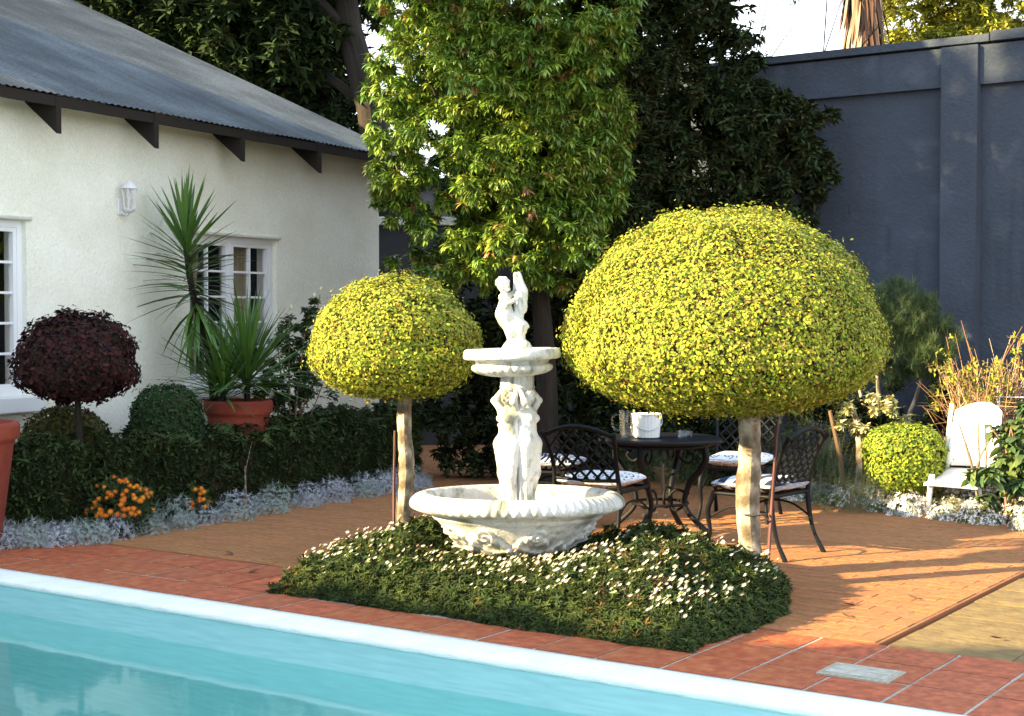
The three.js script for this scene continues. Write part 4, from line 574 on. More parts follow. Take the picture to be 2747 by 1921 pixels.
{
  const p = thing('terracotta_pot', 'tall tapering red clay pot cut by the left edge of the picture', 'pot'); p.position.copy(G(-3.73, 10.15)); part(p, 'pot_body', potGeo(0.34, 0.22, 0.88), M.terracotta); part(p, 'soil', new THREE.CylinderGeometry(0.3, 0.3, 0.02, 24).translate(0, 0.815, 0), M.soil);
  const q = thing('terracotta_pot', 'wide red clay pot holding the yucca in front of the far window', 'pot'); q.position.copy(G(-2.37, 12.9)); part(q, 'pot_body', potGeo(0.28, 0.2, 0.88), M.terracotta); part(q, 'soil', new THREE.CylinderGeometry(0.25, 0.25, 0.02, 24).translate(0, 0.815, 0), M.soil);
  // tall yucca
  const y = thing('yucca', 'tall yucca with a bent stem and spiky leaves before the far window', 'plant'); y.position.copy(G(-2.37, 12.9, 0.82));
  const stem = [[-0.2, 0.0, 0], [-0.23, 0.28, 0], [-0.28, 0.6, 0], [-0.38, 0.95, 0], [-0.44, 1.32, 0], [-0.46, 1.5, 0]].map((a) => V(...a)), curve = new THREE.CatmullRomCurve3(stem);
  part(y, 'trunk', taper(stem, [0.04, 0.035, 0.032, 0.03, 0.028, 0.02], 30, 9, 0.25), M.darkbark);
  const bl = [blade(0.62, 0.042, 0.03), blade(0.6, 0.038, 0.14), blade(0.56, 0.036, 0.4)], gm = [[0.075, 0.17, 0.025], [0.095, 0.19, 0.03], [0.055, 0.13, 0.022]].map((c) => phys({ color: C(...c), roughness: 0.45, transmission: 0.2, thickness: 0, side: THREE.DoubleSide }));
  for (let i = 0; i < 150; i++) { const u = i / 150, f = 1 - u, t = 0.5 + 0.5 * Math.pow(f, 1.0), pt = curve.getPointAt(Math.min(1, t)); const pitch = u < 0.3 ? -1.5 + u * 3.6 + rr(-0.12, 0.12) : u < 0.8 ? -0.45 + (u - 0.3) * 1.3 + rr(-0.22, 0.22) : rr(0.3, 1.25); const l = part(y, 'leaf', bl[u < 0.3 ? 0 : u < 0.75 ? 1 : 2], pick(gm)); l.position.copy(pt); l.quaternion.copy(eul(pitch, i * 2.39996, rr(-0.3, 0.3))); l.scale.setScalar(rr(0.8, 1.08) * (u > 0.75 ? 0.95 : 1)); }
  // grassy plants in the same pot
  const gl = [blade(0.62, 0.028, 0.12), blade(0.55, 0.025, 0.28)];
  [[0.08, 0.02, 0.12, 130, 'grassy spear leaved plant in the right of the yucca pot', 1.3], [-0.12, 0.08, 0.02, 110, 'arching spear leaved plant in the left of the yucca pot', 1.1]].forEach(([dx, dz, dy, n, label, sc]) => { const g = thing('spear_plant', label, 'plant'); g.position.copy(G(-2.37 + dx, 12.9 - dz, 0.82)); part(g, 'stem', taper([[0, 0, 0], [0, 0.14 + dy, 0]], [0.03, 0.026], 3, 7), M.darkbark);
    for (let i = 0; i < n; i++) { const u = i / n, l = part(g, 'leaf', gl[u < 0.6 ? 0 : 1], pick(gm)); l.position.set(rr(-0.02, 0.02), 0.12 + dy + rr(-0.06, 0.06) - 0.05 * u, rr(-0.02, 0.02)); l.quaternion.copy(eul(-1.5 + 1.45 * Math.pow(u, 0.9) + rr(-0.1, 0.1), i * 2.4, rr(-0.3, 0.3))); l.scale.setScalar(rr(0.75, 1.1) * sc); } });
}
{ // rose bush, young tree stem
  const r = thing('rose_bush', 'leafy rose bush with pale buds right of the yucca pot', 'bush'); r.position.copy(G(-2.0, 13.5));
  const tips = [[0.27, 1.8, 0.05], [0.0, 1.62, 0.1], [-0.14, 1.5, 0], [0.14, 1.45, 0.12], [0.05, 1.3, -0.05], [0.22, 1.2, 0.1], [-0.2, 1.25, 0.1], [0.3, 1.0, 0.1]];
  tips.forEach((t, i) => part(r, 'stem', taper([[rr(-0.05, 0.05), -0.04, rr(-0.05, 0.05)], [t[0] * 0.4, t[1] * 0.5, t[2]], t], [0.011, 0.008, 0.004], 8, 6), M.twig));
  blobCrown(r, 'foliage', [[-0.02, 1.05, 0, 0.26, 0.3, 0.22, 420, 0.6], [0.05, 1.42, 0, 0.22, 0.2, 0.2, 240, 0.6], [0.2, 1.66, 0, 0.1, 0.1, 0.1, 50, 0.8], [0.05, 0.75, 0, 0.42, 0.4, 0.25, 420, 0.6]].map(([x, h, z, ...q]) => [x, h, -z, ...q]), [rosette(7, 0.05, 0.028, 0.2, -0.8, 0.8, 2)], [[0.04, 0.08, 0.025], [0.055, 0.095, 0.03], [0.035, 0.06, 0.02]], LEAF);
  for (const [x, yv, z] of [[0.28, 1.83, 0.05], [0.22, 1.77, 0.06], [0.02, 1.66, 0.1]]) { const b = part(r, 'bud', lathe([[0.001, 0], [0.014, 0.012], [0.016, 0.026], [0.008, 0.042], [0.001, 0.046]], 10), std({ color: C(0.7, 0.6, 0.35), roughness: 0.8 })); b.position.set(x, yv, z); }
  const s = thing('sapling_stake', 'thin bare forked stick rising from the silver plants below the yucca pot', 'stake'); s.position.copy(G(-2.11, 11.75)); part(s, 'stick', taper([[0, -0.03, 0], [0.005, 0.25, 0], [0.0, 0.42, 0]], [0.011, 0.009, 0.006], 6, 6), M.bark); part(s, 'fork', taper([[0.0, 0.36, 0], [0.03, 0.5, 0], [0.06, 0.62, 0.0]], [0.005, 0.004, 0.002], 6, 5), M.bark);
}
// ---------------------------------------------------------------- planting on the right
{ // white flowering edging plants
  const P = [[2.2, 13.2], [2.54, 12.95], [3.22, 11.95], [3.85, 11.2], [4.4, 10.7]], at = (f) => { const k = Math.min(3, Math.floor(f * 4)), t = f * 4 - k; return [P[k][0] + (P[k + 1][0] - P[k][0]) * t, P[k][1] + (P[k + 1][1] - P[k][1]) * t]; };
  const dot = spray(5, (i) => [leafGeo(0.014, 0.013, 0.1, 0, 1), V(0, 0, 0), eul(-0.3, i * 1.26, 0), 1]), lf = leafGeo(0.035, 0.01, 0.2, 0.2, 2);
  const cushionG = (g, n, r) => spray(n, () => { const d = sphereDir(); d.y = Math.abs(d.y); const q = rr(0.8, 1.05) * r; return [g, V(d.x * q, d.y * q * 0.85, d.z * q), new THREE.Quaternion().setFromUnitVectors(V(0, 1, 0), V(d.x + gauss() * 0.4, d.y + 0.3, d.z + gauss() * 0.4).normalize()).multiply(eul(0, rr(0, 6), 0)), rr(0.9, 1.5)]; });
  const fl = [0, 1].map(() => cushionG(dot, 210, 0.135)), lv = [0, 1].map(() => cushionG(lf, 300, 0.115));
  const wm = std({ color: C(0.78, 0.74, 0.7), roughness: 0.9, side: THREE.DoubleSide }), gm = [[0.1, 0.13, 0.04], [0.22, 0.24, 0.2], [0.16, 0.15, 0.03]].map((c) => std({ color: C(...c), roughness: 0.95, side: THREE.DoubleSide }));
  for (let row = 0; row < 4; row++) for (let i = 0; i < 14; i++) { const f = (i + 0.5 * (row % 2) + rr(-0.25, 0.25)) / 14.5; if (row > 1 && f < 0.4) continue; const [x, z] = at(clamp(f)); const p = thing('white_flower_clump', 'low clump of small white flowers edging the bed on the right', 'flowers', 'white flower clumps edging the right bed'); p.position.copy(G(x + 0.18 * row + rr(-0.05, 0.05), z + 0.2 * row + rr(-0.05, 0.05), -0.02)); const s = rr(0.9, 1.5) * (1 + 0.15 * row); p.scale.set(s, s * rr(1.0, 1.5), s); p.rotation.y = rr(0, 6); part(p, 'leaves', lv[i & 1], pick(gm)); part(p, 'blossom_head', fl[i & 1], rnd() < 0.85 ? wm : gm[1]); }
  for (let i = 0; i < 5; i++) { const [x, z] = at(0.2 + 0.15 * i); const st = thing('edging_stone', ['rounded pale stone below the rosemary', 'rounded pale stone left of the clipped box bush', 'rounded pale stone in front of the clipped box bush', 'rounded pale stone before the white seat', 'rounded pale stone under the leafy plants on the right'][i], 'stone'); const g = new THREE.IcosahedronGeometry(0.1, 3), Q = g.attributes.position; for (let k = 0; k < Q.count; k++) { const n = 1 + 0.25 * noise.noise(Q.getX(k) * 9 + i * 3, Q.getY(k) * 9, Q.getZ(k) * 9); Q.setXYZ(k, Q.getX(k) * n * 1.25, Q.getY(k) * n * 0.75, Q.getZ(k) * n); } const gg = mergeVertices(g); gg.computeVertexNormals(); part(st, 'stone_body', gg, M.stone); st.position.copy(G(x + 0.28, z + 0.34, 0.03)); }
}
const sprigG = [0, 1].map(() => spray(46, (i) => { const y = 0.34 * i / 46; return [leafGeo(0.032, 0.005, 0.1, 0.1, 1), V(0.004 * gauss(), y, 0.004 * gauss()), eul(rr(-1.1, -0.4), i * 2.4, 0), 1 - 0.5 * i / 46]; }));
function rosemary(label, X, Z, r, h, n, cols = [[0.13, 0.16, 0.075], [0.16, 0.18, 0.09], [0.1, 0.13, 0.06]]) { const t = thing('rosemary_bush', label, 'bush'); t.position.copy(G(X, Z)); const L = [[], []]; part(t, 'stem', taper([[0, -0.04, 0], [0, h * 0.4, 0]], [0.02, 0.012], 3, 6), M.twig);
  for (let i = 0; i < n; i++) { const a = rr(0, 6.28), q = Math.sqrt(rnd()), x = r * q * Math.cos(a), z = r * q * Math.sin(a), top = h * (1 - 0.45 * q * q) * rr(0.55, 1); L[i & 1].push([mat4(V(x, Math.max(-0.02, top - 0.32), z), eul(0.5 * Math.sin(a) * q + 0.15 * gauss(), 0, -0.5 * Math.cos(a) * q + 0.15 * gauss()).multiply(eul(0, rr(0, 6), 0)), rr(0.85, 1.25)), tint(pick(cols), 0.25)]); }
  L.forEach((l, i) => copies(t, i ? 'needle_sprigs' : 'foliage', sprigG[i], MATT, l)); }
rosemary('tall grey green rosemary behind the chair right of the large topiary', 2.58, 12.95, 0.48, 0.86, 700);
rosemary('rosemary clump between the tall rosemary and the box bush', 2.8, 12.25, 0.26, 0.44, 300);
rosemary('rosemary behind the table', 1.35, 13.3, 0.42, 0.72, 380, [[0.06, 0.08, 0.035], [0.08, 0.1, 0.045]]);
bush('clipped_bush', 'bright green clipped box bush between rosemary and white seat', 3.24, 12.3, 0.44, { rx: 0.315, up: 0.26, down: 0.3, eUp: 3.2, eDown: 2.3, wob: 0.05 }, 11000, [[0.26, 0.32, 0.025], [0.2, 0.28, 0.025], [0.3, 0.33, 0.03], [0.12, 0.19, 0.02]], 0.85);
{ // feathery grey green shrub by the wall
  const t = thing('feathery_shrub', 'soft grey green feathery shrub in front of the grey wall', 'shrub'); t.position.copy(G(3.35, 13.25));
  [[[0, -0.04, 0], [0.1, 0.5, 0], [0.28, 1.0, 0], [0.3, 1.3, 0]], [[0, -0.04, 0], [-0.05, 0.5, 0], [-0.1, 0.9, 0.05], [-0.12, 1.4, 0]], [[0, 0.3, 0], [-0.18, 0.7, 0], [-0.3, 1.1, 0]]].forEach((p) => part(t, 'branch', taper(p, [0.035, 0.028, 0.02, 0.008], 10, 7, 0.1), M.bark));
  blobCrown(t, 'foliage', [[-0.2, 1.55, 0, 0.32, 0.3, 0.3, 900, 0.6], [0.12, 1.62, 0, 0.3, 0.28, 0.28, 850, 0.6], [0.32, 1.35, 0, 0.26, 0.3, 0.26, 750, 0.6], [0.0, 1.3, 0, 0.35, 0.28, 0.3, 750, 0.6], [-0.4, 1.25, 0.1, 0.2, 0.25, 0.2, 350, 0.6]], feathery, [[0.09, 0.13, 0.05], [0.12, 0.16, 0.07], [0.07, 0.11, 0.045]], MATT, 1.15);
}
{ // variegated pale shrub with bare legs
  const t = thing('variegated_shrub', 'cream leaved shrub on a bare stem under the right side of the large topiary', 'shrub'); t.position.copy(G(2.95, 12.75));
  part(t, 'stem', taper([[0.03, -0.04, 0], [0.04, 0.35, 0], [0.02, 0.62, 0], [-0.04, 0.85, 0]], [0.06, 0.045, 0.036, 0.014], 10, 8, 0.15), M.bark); part(t, 'stem', taper([[-0.1, -0.04, 0], [-0.14, 0.4, 0], [-0.24, 0.8, 0.05]], [0.03, 0.024, 0.016], 8, 7), M.twig);
  blobCrown(t, 'foliage', [[0.1, 0.86, 0, 0.2, 0.12, 0.2, 60, 0.5], [-0.02, 0.72, -0.05, 0.16, 0.1, 0.16, 46, 0.5], [0.3, 0.78, 0.05, 0.18, 0.12, 0.16, 40, 0.5]], [rosette(9, 0.055, 0.03, 0.2, -0.7, 0.7, 2)], [[0.55, 0.5, 0.28], [0.48, 0.45, 0.2], [0.3, 0.32, 0.12]], LEAF);
  const d = thing('shaded_shrub', 'dark leafy shrub in the shade behind the box bush', 'shrub'); d.position.copy(G(3.55, 13.0)); part(d, 'stem', taper([[0, -0.04, 0], [0, 0.4, 0]], [0.02, 0.012], 3, 6), M.darkbark); blobCrown(d, 'foliage', [[0, 0.6, 0.2, 0.5, 0.5, 0.25, 500, 0.5], [-0.6, 0.55, 0.3, 0.5, 0.5, 0.25, 500, 0.5]], loose, [[0.03, 0.045, 0.017], [0.04, 0.05, 0.02]], MATT, 0.8);
}
{ // twiggy golden shrub
  const t = thing('twiggy_shrub', 'brown twiggy shrub with yellow green shoots beside the grey wall', 'shrub'); t.position.copy(G(4.05, 12.7)); const tw = [[], [], []], L = [];
  const mats = [[0.26, 0.13, 0.06], [0.34, 0.2, 0.1], [0.42, 0.3, 0.2]].map((c) => std({ color: C(...c), roughness: 0.9 }));
  for (let i = 0; i < 210; i++) { const a = rr(0, 6.28), q = Math.sqrt(rnd()), x = 0.42 * q * Math.cos(a), z = 0.32 * q * Math.sin(a), h = rr(0.75, 1.25) + (rnd() < 0.16 ? rr(0.1, 0.42) : 0), b = [x * 0.35 + gauss() * 0.05, rr(-0.03, 0.6), z * 0.35], m = [x * 0.7 + gauss() * 0.12, h * 0.66, z * 0.7 + gauss() * 0.08], e = [x * 1.25 + gauss() * 0.16, h, z * 1.2 + gauss() * 0.1];
    tw[i % 3].push(taper([b, m, e], [0.006, 0.004, 0.002], 5, 4)); if (rnd() < 0.5) tw[i % 3].push(taper([m, [m[0] + gauss() * 0.2, m[1] + rr(0, 0.15), m[2] + gauss() * 0.1], [m[0] + gauss() * 0.35, m[1] + rr(0.0, 0.28), m[2] + gauss() * 0.2]], [0.004, 0.003, 0.0015], 4, 4));
    if (rnd() < 0.34) for (let k = 0; k < 5; k++) L.push([mat4(V(e[0] + gauss() * 0.05, e[1] - rr(0, 0.16), e[2] + gauss() * 0.05), eul(rr(-0.6, 0.6), rr(0, 6), 0), rr(0.6, 1.1)), tint(pick([[0.34, 0.33, 0.04], [0.24, 0.28, 0.04], [0.4, 0.34, 0.04], [0.18, 0.14, 0.05]]), 0.25)]); }
  tw.forEach((l, i) => part(t, 'twigs', merge(l), mats[i], 'stuff')); copies(t, 'shoots', rosette(7, 0.055, 0.026, 0.2, -0.9, 0.6, 2), LEAF, L);
  const p = thing('trellis_post', 'thin white post with a cross wire among the twigs on the right', 'post'); p.position.copy(G(4.08, 12.5)); part(p, 'post', taper([[0, -0.04, 0], [0, 0.6, 0], [0.005, 1.02, 0]], [0.016, 0.015, 0.015], 4, 8), M.white); part(p, 'wire', tube([[-0.05, 0.93, 0], [0.3, 0.925, 0.02], [0.8, 0.94, 0.0]], 0.006, 8, 5), M.white);
}
{ // broad glossy plants at the right edge
  const gl = rosette(9, 0.12, 0.062, 0.3, -0.6, 0.9, 3), mk = (label, X, Z, blobs) => { const t = thing('broad_leaved_plant', label, 'plant'); t.position.copy(G(X, Z)); for (let k = 0; k < 4; k++) part(t, 'stem', taper([[gauss() * 0.05, -0.04, gauss() * 0.05], [gauss() * 0.12, 0.4, gauss() * 0.1], [gauss() * 0.2, 0.75, gauss() * 0.15]], [0.014, 0.01, 0.006], 6, 6), M.twig); blobCrown(t, 'foliage', blobs, [gl], [[0.05, 0.1, 0.03], [0.07, 0.13, 0.035], [0.1, 0.16, 0.04]], LEAFM); };
  mk('dark glossy broad leaved plant in front of the white seat', 3.86, 11.55, [[0.1, 0.62, 0, 0.28, 0.3, 0.25, 110, 0.5], [-0.12, 0.42, -0.1, 0.22, 0.18, 0.2, 50, 0.5], [0.2, 0.3, 0, 0.25, 0.2, 0.2, 60, 0.5]]);
  mk('pale green low leafy plant at the right edge of the bed', 3.7, 11.75, [[0.05, 0.16, 0, 0.22, 0.1, 0.16, 34, 0.6]]);
}

// ---------------------------------------------------------------- trees behind
function tree(name, label, limbs, bark, ...crown) { const t = thing(name, label, 'tree'); limbs.forEach(([pts, r], i) => part(t, i ? 'branch' : 'trunk', taper(pts.map(([X, h, Z]) => G(X, Z, h)), r, 14, 9, 0.12), bark)); if (crown.length) blobCrown(t, 'crown', ...crown); return t; }
tree('broad_leaved_tree', 'sunlit tree with drooping glossy leaves behind the fountain', [[[[0.35, -0.05, 13.6], [0.3, 1.2, 13.5], [0.2, 2.6, 13.4], [0.2, 4.6, 13.4]], [0.11, 0.09, 0.07, 0.03]], [[[0.25, 2.0, 13.4], [-0.3, 2.8, 13.0], [-0.7, 3.6, 12.8]], [0.045, 0.03, 0.012]], [[[0.25, 2.2, 13.4], [0.7, 3.0, 13.4], [1.1, 4.2, 13.5]], [0.05, 0.035, 0.012]]], M.darkbark,
  [[-0.8, 2.8, 13.1, 0.45, 0.8, 0.45, 700, 0.4], [-0.25, 3.3, 13.0, 0.95, 1.15, 0.85, 3000, 0.4], [0.15, 4.3, 13.1, 0.98, 1.2, 0.9, 2600, 0.4], [-0.3, 4.8, 13.3, 1.1, 1.1, 1.0, 2000, 0.4], [0.25, 3.1, 13.2, 0.72, 1.0, 0.7, 11300, 0.4], [-0.05, 2.2, 12.9, 0.85, 0.45, 0.6, 900, 0.4], [0.1, 5.6, 13.6, 1.0, 1.0, 1.1, 500, 0.3], [0.2, 3.4, 13.4, 0.7, 1.4, 0.6, 1500, 1]], drooping, [[0.13, 0.22, 0.022], [0.17, 0.26, 0.028], [0.09, 0.165, 0.018], [0.22, 0.28, 0.035]], leafMat({ roughness: 0.42, transmission: 0.15 }), 0.66, [[0.28, 0.13, 0.05], [0.3, 0.24, 0.05]], 17, 0.12);
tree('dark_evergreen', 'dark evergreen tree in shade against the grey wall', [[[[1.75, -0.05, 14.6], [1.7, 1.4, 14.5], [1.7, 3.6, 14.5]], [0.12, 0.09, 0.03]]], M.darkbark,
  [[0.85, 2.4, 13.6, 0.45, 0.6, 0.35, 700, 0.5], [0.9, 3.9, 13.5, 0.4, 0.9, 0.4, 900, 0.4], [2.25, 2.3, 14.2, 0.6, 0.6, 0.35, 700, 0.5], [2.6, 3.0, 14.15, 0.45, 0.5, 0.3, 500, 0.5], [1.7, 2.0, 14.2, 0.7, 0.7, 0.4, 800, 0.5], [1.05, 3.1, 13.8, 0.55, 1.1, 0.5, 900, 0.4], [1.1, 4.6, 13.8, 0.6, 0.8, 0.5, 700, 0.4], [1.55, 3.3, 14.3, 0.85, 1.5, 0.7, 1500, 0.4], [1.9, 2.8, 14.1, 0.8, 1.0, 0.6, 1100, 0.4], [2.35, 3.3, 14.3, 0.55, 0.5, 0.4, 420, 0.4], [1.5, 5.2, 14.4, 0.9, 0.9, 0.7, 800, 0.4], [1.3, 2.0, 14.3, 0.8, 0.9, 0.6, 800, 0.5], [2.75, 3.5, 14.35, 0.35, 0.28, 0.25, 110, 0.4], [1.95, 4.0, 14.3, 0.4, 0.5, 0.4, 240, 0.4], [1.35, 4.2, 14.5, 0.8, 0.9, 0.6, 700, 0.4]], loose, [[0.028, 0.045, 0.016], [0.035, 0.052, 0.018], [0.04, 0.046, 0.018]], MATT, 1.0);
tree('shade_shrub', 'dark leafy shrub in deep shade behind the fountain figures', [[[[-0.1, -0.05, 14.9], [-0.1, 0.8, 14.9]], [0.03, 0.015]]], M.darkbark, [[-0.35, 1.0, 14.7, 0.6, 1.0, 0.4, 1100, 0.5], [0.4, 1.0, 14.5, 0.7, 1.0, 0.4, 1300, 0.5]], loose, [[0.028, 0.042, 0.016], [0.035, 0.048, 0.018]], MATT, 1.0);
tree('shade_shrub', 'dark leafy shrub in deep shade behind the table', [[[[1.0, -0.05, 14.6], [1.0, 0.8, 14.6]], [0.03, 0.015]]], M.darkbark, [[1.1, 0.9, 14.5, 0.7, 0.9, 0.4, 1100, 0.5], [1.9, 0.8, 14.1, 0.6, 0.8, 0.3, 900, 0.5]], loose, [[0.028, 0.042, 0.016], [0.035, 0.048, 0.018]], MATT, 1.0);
tree('tall_dark_tree', 'tall dark tree with a bent trunk rising behind the roof', [[[[-1.75, -0.05, 20], [-1.75, 2.6, 20], [-1.85, 4.2, 20], [-2.2, 5.6, 20], [-2.3, 7.6, 20]], [0.24, 0.21, 0.2, 0.17, 0.1]], [[[-2.1, 5.3, 20], [-3.2, 6.3, 19.6], [-4.2, 6.6, 19.6]], [0.1, 0.07, 0.03]], [[[-1.9, 4.4, 20], [-2.8, 5.0, 20.2], [-3.6, 5.1, 20]], [0.08, 0.05, 0.02]]], M.darkbark,
  [[-3.3, 5.5, 20.3, 1.1, 0.9, 0.9, 800, 0.4], [-4.3, 6.3, 20.3, 1.2, 1.0, 1, 800, 0.4], [-2.9, 6.6, 19.8, 1.3, 0.8, 1, 800, 0.4], [-5.0, 5.6, 21, 1.2, 1.1, 1, 800, 0.4], [-2.4, 7.3, 20, 1.4, 0.8, 1.0, 700, 0.4], [-3.6, 4.5, 21, 1.2, 0.8, 0.8, 700, 0.4], [-2.6, 4.3, 21, 0.5, 0.6, 0.5, 120, 0.4]], loose, [[0.03, 0.05, 0.016], [0.038, 0.06, 0.018], [0.026, 0.042, 0.015]], MATT, 1.9);
tree('back_tree', 'dark tree mass farther back behind the roof ridge', [[[[-5, -0.05, 25], [-5, 3, 25], [-5, 6, 25]], [0.2, 0.18, 0.1]]], M.darkbark,
  [[-5.4, 5.6, 25, 2.2, 1.8, 1.5, 1500, 0.5], [-3.3, 4.8, 25.5, 1.2, 1.4, 1.2, 700, 0.5], [-3.6, 7.4, 25, 2.4, 1.4, 1.5, 1300, 0.5], [0.6, 3.6, 18.4, 1.4, 1.3, 0.8, 800, 0.5]], loose, [[0.026, 0.042, 0.015], [0.032, 0.05, 0.017]], MATT, 2.2);
tree('bright_tree', 'sunlit yellow green tree beyond the grey wall on the right', [[[[6.2, -0.05, 20], [6.2, 3, 20], [6.1, 6, 20]], [0.2, 0.16, 0.08]]], M.darkbark,
  [[5.3, 5.6, 19.6, 0.6, 0.6, 0.6, 700, 0.4], [6.3, 5.8, 19.6, 0.95, 0.8, 0.8, 1200, 0.4], [5.7, 6.4, 19.8, 1.1, 0.8, 0.9, 1000, 0.4], [7.1, 5.4, 20.0, 0.7, 0.6, 0.7, 600, 0.4], [6.0, 5.0, 19.4, 1.2, 0.45, 0.5, 900, 0.4]], loose, [[0.34, 0.35, 0.04], [0.42, 0.4, 0.05], [0.25, 0.28, 0.04]], LEAF, 1.0);
{ // palm with a skirt of dead fronds
  const t = thing('dead_frond_palm', 'palm trunk hung with reddish dead fronds beyond the wall', 'palm'); t.position.copy(G(4.36, 18.6)); part(t, 'trunk', taper([[0, -0.05, 0], [0, 3, 0], [0.05, 6.5, 0]], [0.17, 0.15, 0.14], 10, 10, 0.1), M.darkbark);
  const ms = [[0.15, 0.075, 0.045], [0.2, 0.12, 0.075], [0.11, 0.055, 0.035], [0.28, 0.21, 0.15]].map((c) => std({ color: C(...c), roughness: 0.95, side: THREE.DoubleSide })), fr = [blade(0.95, 0.05, 0.05), blade(0.75, 0.06, 0.1)];
  for (let i = 0; i < 190; i++) { const l = part(t, 'dead_frond', fr[i & 1], pick(ms)); const a = i * 2.4; l.position.set(0.15 * Math.sin(a), rr(5.0, 6.6), 0.15 * Math.cos(a)); l.quaternion.copy(eul(rr(1.2, 1.52), a, 0)); l.scale.set(1, 1, rr(0.7, 1.2)); }
}
{ // bare saplings against the sky
  const mk = (label, base, limbs, leaves) => { const t = thing('bare_sapling', label, 'sapling'); limbs.forEach(([pts, r], i) => part(t, i ? 'twig' : 'stem', taper(pts.map(([X, h, Z]) => G(X * 1.15, Z * 1.15, h < 0 ? h : 1.6 + (h - 1.6) * 1.15)), r, 14, 6), M.darkbark)); blobCrown(t, 'foliage', leaves.map(([X, h, Z, ...q]) => [X * 1.15, 1.6 + (h - 1.6) * 1.15, Z * 1.15, ...q]), [rosette(4, 0.09, 0.035, 0.3, 0.2, 1.2, 2)], [[0.05, 0.075, 0.04], [0.07, 0.09, 0.05]], LEAF, 1.1); };
  mk('thin bare sapling rising beyond the left end of the grey wall', 0, [[[[2.0, -0.05, 13.9], [2.02, 2, 13.9], [2.1, 3.4, 13.9], [2.25, 4.0, 13.9], [2.42, 4.75, 13.9]], [0.014, 0.011, 0.009, 0.007, 0.004]], [[[2.13, 3.55, 13.9], [2.4, 4.0, 13.9], [2.68, 4.35, 13.9], [2.95, 4.45, 13.9]], [0.009, 0.007, 0.005, 0.003]]], [[2.45, 4.6, 13.9, 0.12, 0.2, 0.1, 9, 0.5], [2.3, 4.3, 13.9, 0.1, 0.15, 0.1, 4, 0.5], [2.75, 4.6, 13.9, 0.2, 0.12, 0.1, 7, 0.5]]);
  mk('thin straight sapling rising beyond the grey wall beside the palm', 0, [[[[2.75, -0.05, 13.7], [2.78, 2.2, 13.7], [2.82, 3.5, 13.7], [2.9, 4.9, 13.7]], [0.014, 0.011, 0.009, 0.006]], [[[2.85, 4.0, 13.7], [2.98, 4.4, 13.7], [3.08, 4.8, 13.7]], [0.007, 0.005, 0.003]], [[[2.82, 3.4, 13.7], [3.02, 3.8, 13.7], [3.25, 4.15, 13.6], [3.5, 4.4, 13.6]], [0.012, 0.009, 0.007, 0.004]]], [[3.05, 4.6, 13.7, 0.2, 0.25, 0.1, 10, 0.5], [2.8, 3.1, 13.7, 0.15, 0.2, 0.12, 8, 0.5]]);
}

// ---------------------------------------------------------------- outside the frame: what shades the foreground and the roof
{
  const h = inPool(thing('tall_hedge', 'tall clipped hedge along the near side of the pool, outside the picture', 'hedge')), L = [[], []], top = (s) => 2.62 + 0.5 * sstep(-3.2, -2.0, s) + 0.14 * noise.noise(s * 1.3, 2, 3);
  const pos = [], idx = []; for (let i = 0; i <= 60; i++) { const s = -13 + 13.4 * i / 60, y = top(s) - 0.1; for (const [z, yy] of [[5.15, -0.05], [5.15, y - 0.12], [5.3, y], [5.9, y], [6.05, -0.05]]) pos.push(s, yy, z); if (i < 60) for (let j = 0; j < 4; j++) { const a = i * 5 + j; idx.push(a, a + 5, a + 1, a + 1, a + 5, a + 6); } }
  const g = new THREE.BufferGeometry(); g.setAttribute('position', new THREE.Float32BufferAttribute(pos, 3)); g.setIndex(idx); g.computeVertexNormals(); const cm = M.core.clone(); cm.side = THREE.DoubleSide; part(h, 'inner_branches', g, cm);
  for (let i = 0; i < 7000; i++) { const s = rr(-13, 0.45), up = rnd() < 0.4, y = up ? top(s) - 0.08 + rr(-0.03, 0.06) : rr(0.05, top(s)), z = up ? rr(5.12, 6.0) : 5.13 + rr(-0.04, 0.04); L[i & 1].push([mat4(V(s, y, z), eul(rr(-0.6, 0.6), rr(0, 6), 0), rr(0.9, 1.4)), tint(pick([[0.05, 0.08, 0.025], [0.07, 0.1, 0.03]]), 0.25)]); }
  L.forEach((l, i) => copies(h, i ? 'side_leaves' : 'foliage', loose[i], LEAF, l));
}
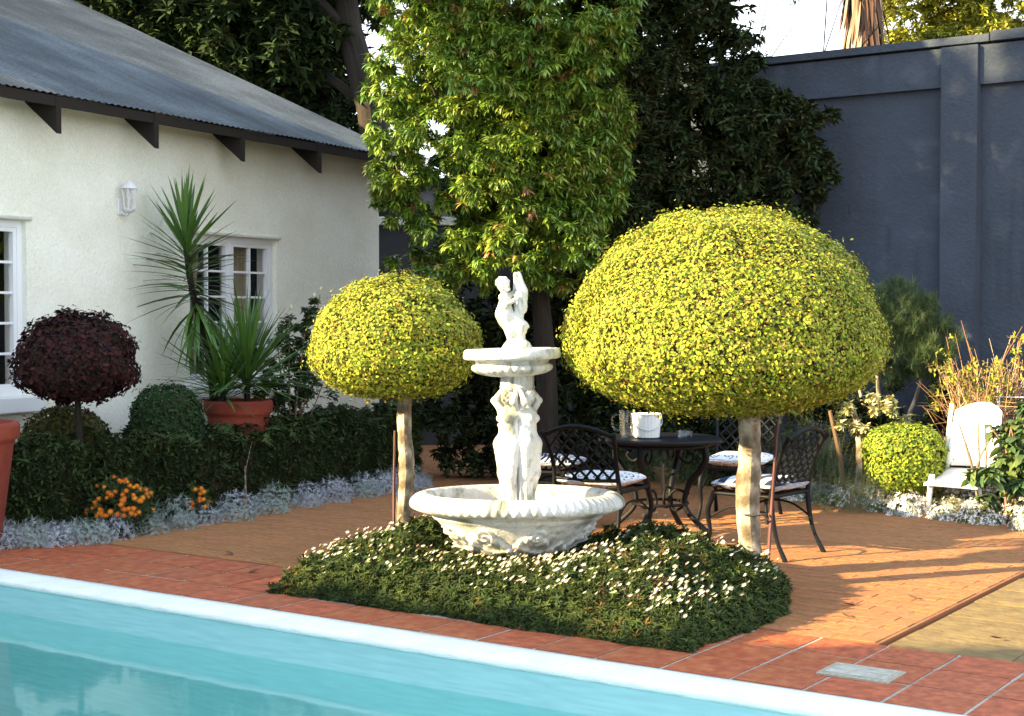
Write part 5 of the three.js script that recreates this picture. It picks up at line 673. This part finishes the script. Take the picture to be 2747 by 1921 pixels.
tree('off_frame_tree', 'leafy tree standing left of the house, outside the picture', [[[[-10.3, -0.05, 10.9], [-10.2, 3, 11], [-10, 6, 11.3]], [0.2, 0.16, 0.06]]], M.darkbark, [[-9.9, 6.3, 11.5, 1.1, 0.7, 1.3, 700, 0.6], [-9.6, 5.6, 10.2, 0.8, 0.4, 0.8, 260, 0.5]], loose, [[0.05, 0.08, 0.025]], LEAF, 2);
tree('off_frame_tree', 'tall narrow tree left of the pool hedge, outside the picture', [[[[-8.5, -0.05, 8.6], [-8.45, 4, 8.65], [-8.4, 9, 8.7]], [0.2, 0.15, 0.05]]], M.darkbark, [[-8.4, 7.9, 8.8, 0.75, 1.5, 0.75, 1100, 0.7], [-8.3, 1.9, 8.4, 0.7, 1.9, 0.9, 2400, 0.8], [-8.3, 1.6, 6.9, 0.7, 1.6, 0.9, 1800, 0.8], [-8.3, 1.9, 7.7, 0.6, 1.8, 0.6, 1400, 0.8], [-8.9, 9.0, 8.0, 0.5, 0.9, 0.5, 300, 0.6]], loose, [[0.05, 0.08, 0.025]], LEAF, 1.8);
{ // a few fallen leaves and twigs on the paving
  const spots = [[1.1, 1.55, 'curled brown leaf lying on the paving right of the flower bed'], [0.98, 1.9, 'dry brown leaf near the foot of the large topiary'], [1.22, 2.25, 'dry leaf on the paving between chair leg and terrace joint'], [1.9, 1.5, 'small dry leaf on the pale terrace slabs'], [-3.1, 1.2, 'dry leaf on the shaded paving left of the flower bed'], [-2.5, 0.75, 'small pale leaf on the tiles left of the flower bed']];
  for (const [a, b, label] of spots) { const [X, Z] = pw(a, b), l = thing('fallen_leaf', label, 'leaf'); part(l, 'leaf_blade', leafGeo(0.075, 0.035, -0.25, 0.5, 4), std({ color: C(0.12, 0.06, 0.03), side: THREE.DoubleSide })); part(l, 'leaf_stalk', tube([[0, 0, 0], [0.004, 0.004, -0.02], [0, 0.002, -0.035]], 0.0015, 4, 4), M.twig); l.position.copy(G(X, Z, 0.0135)); l.rotation.y = rr(0, 6); }
}
renderer.render(scene, camera);
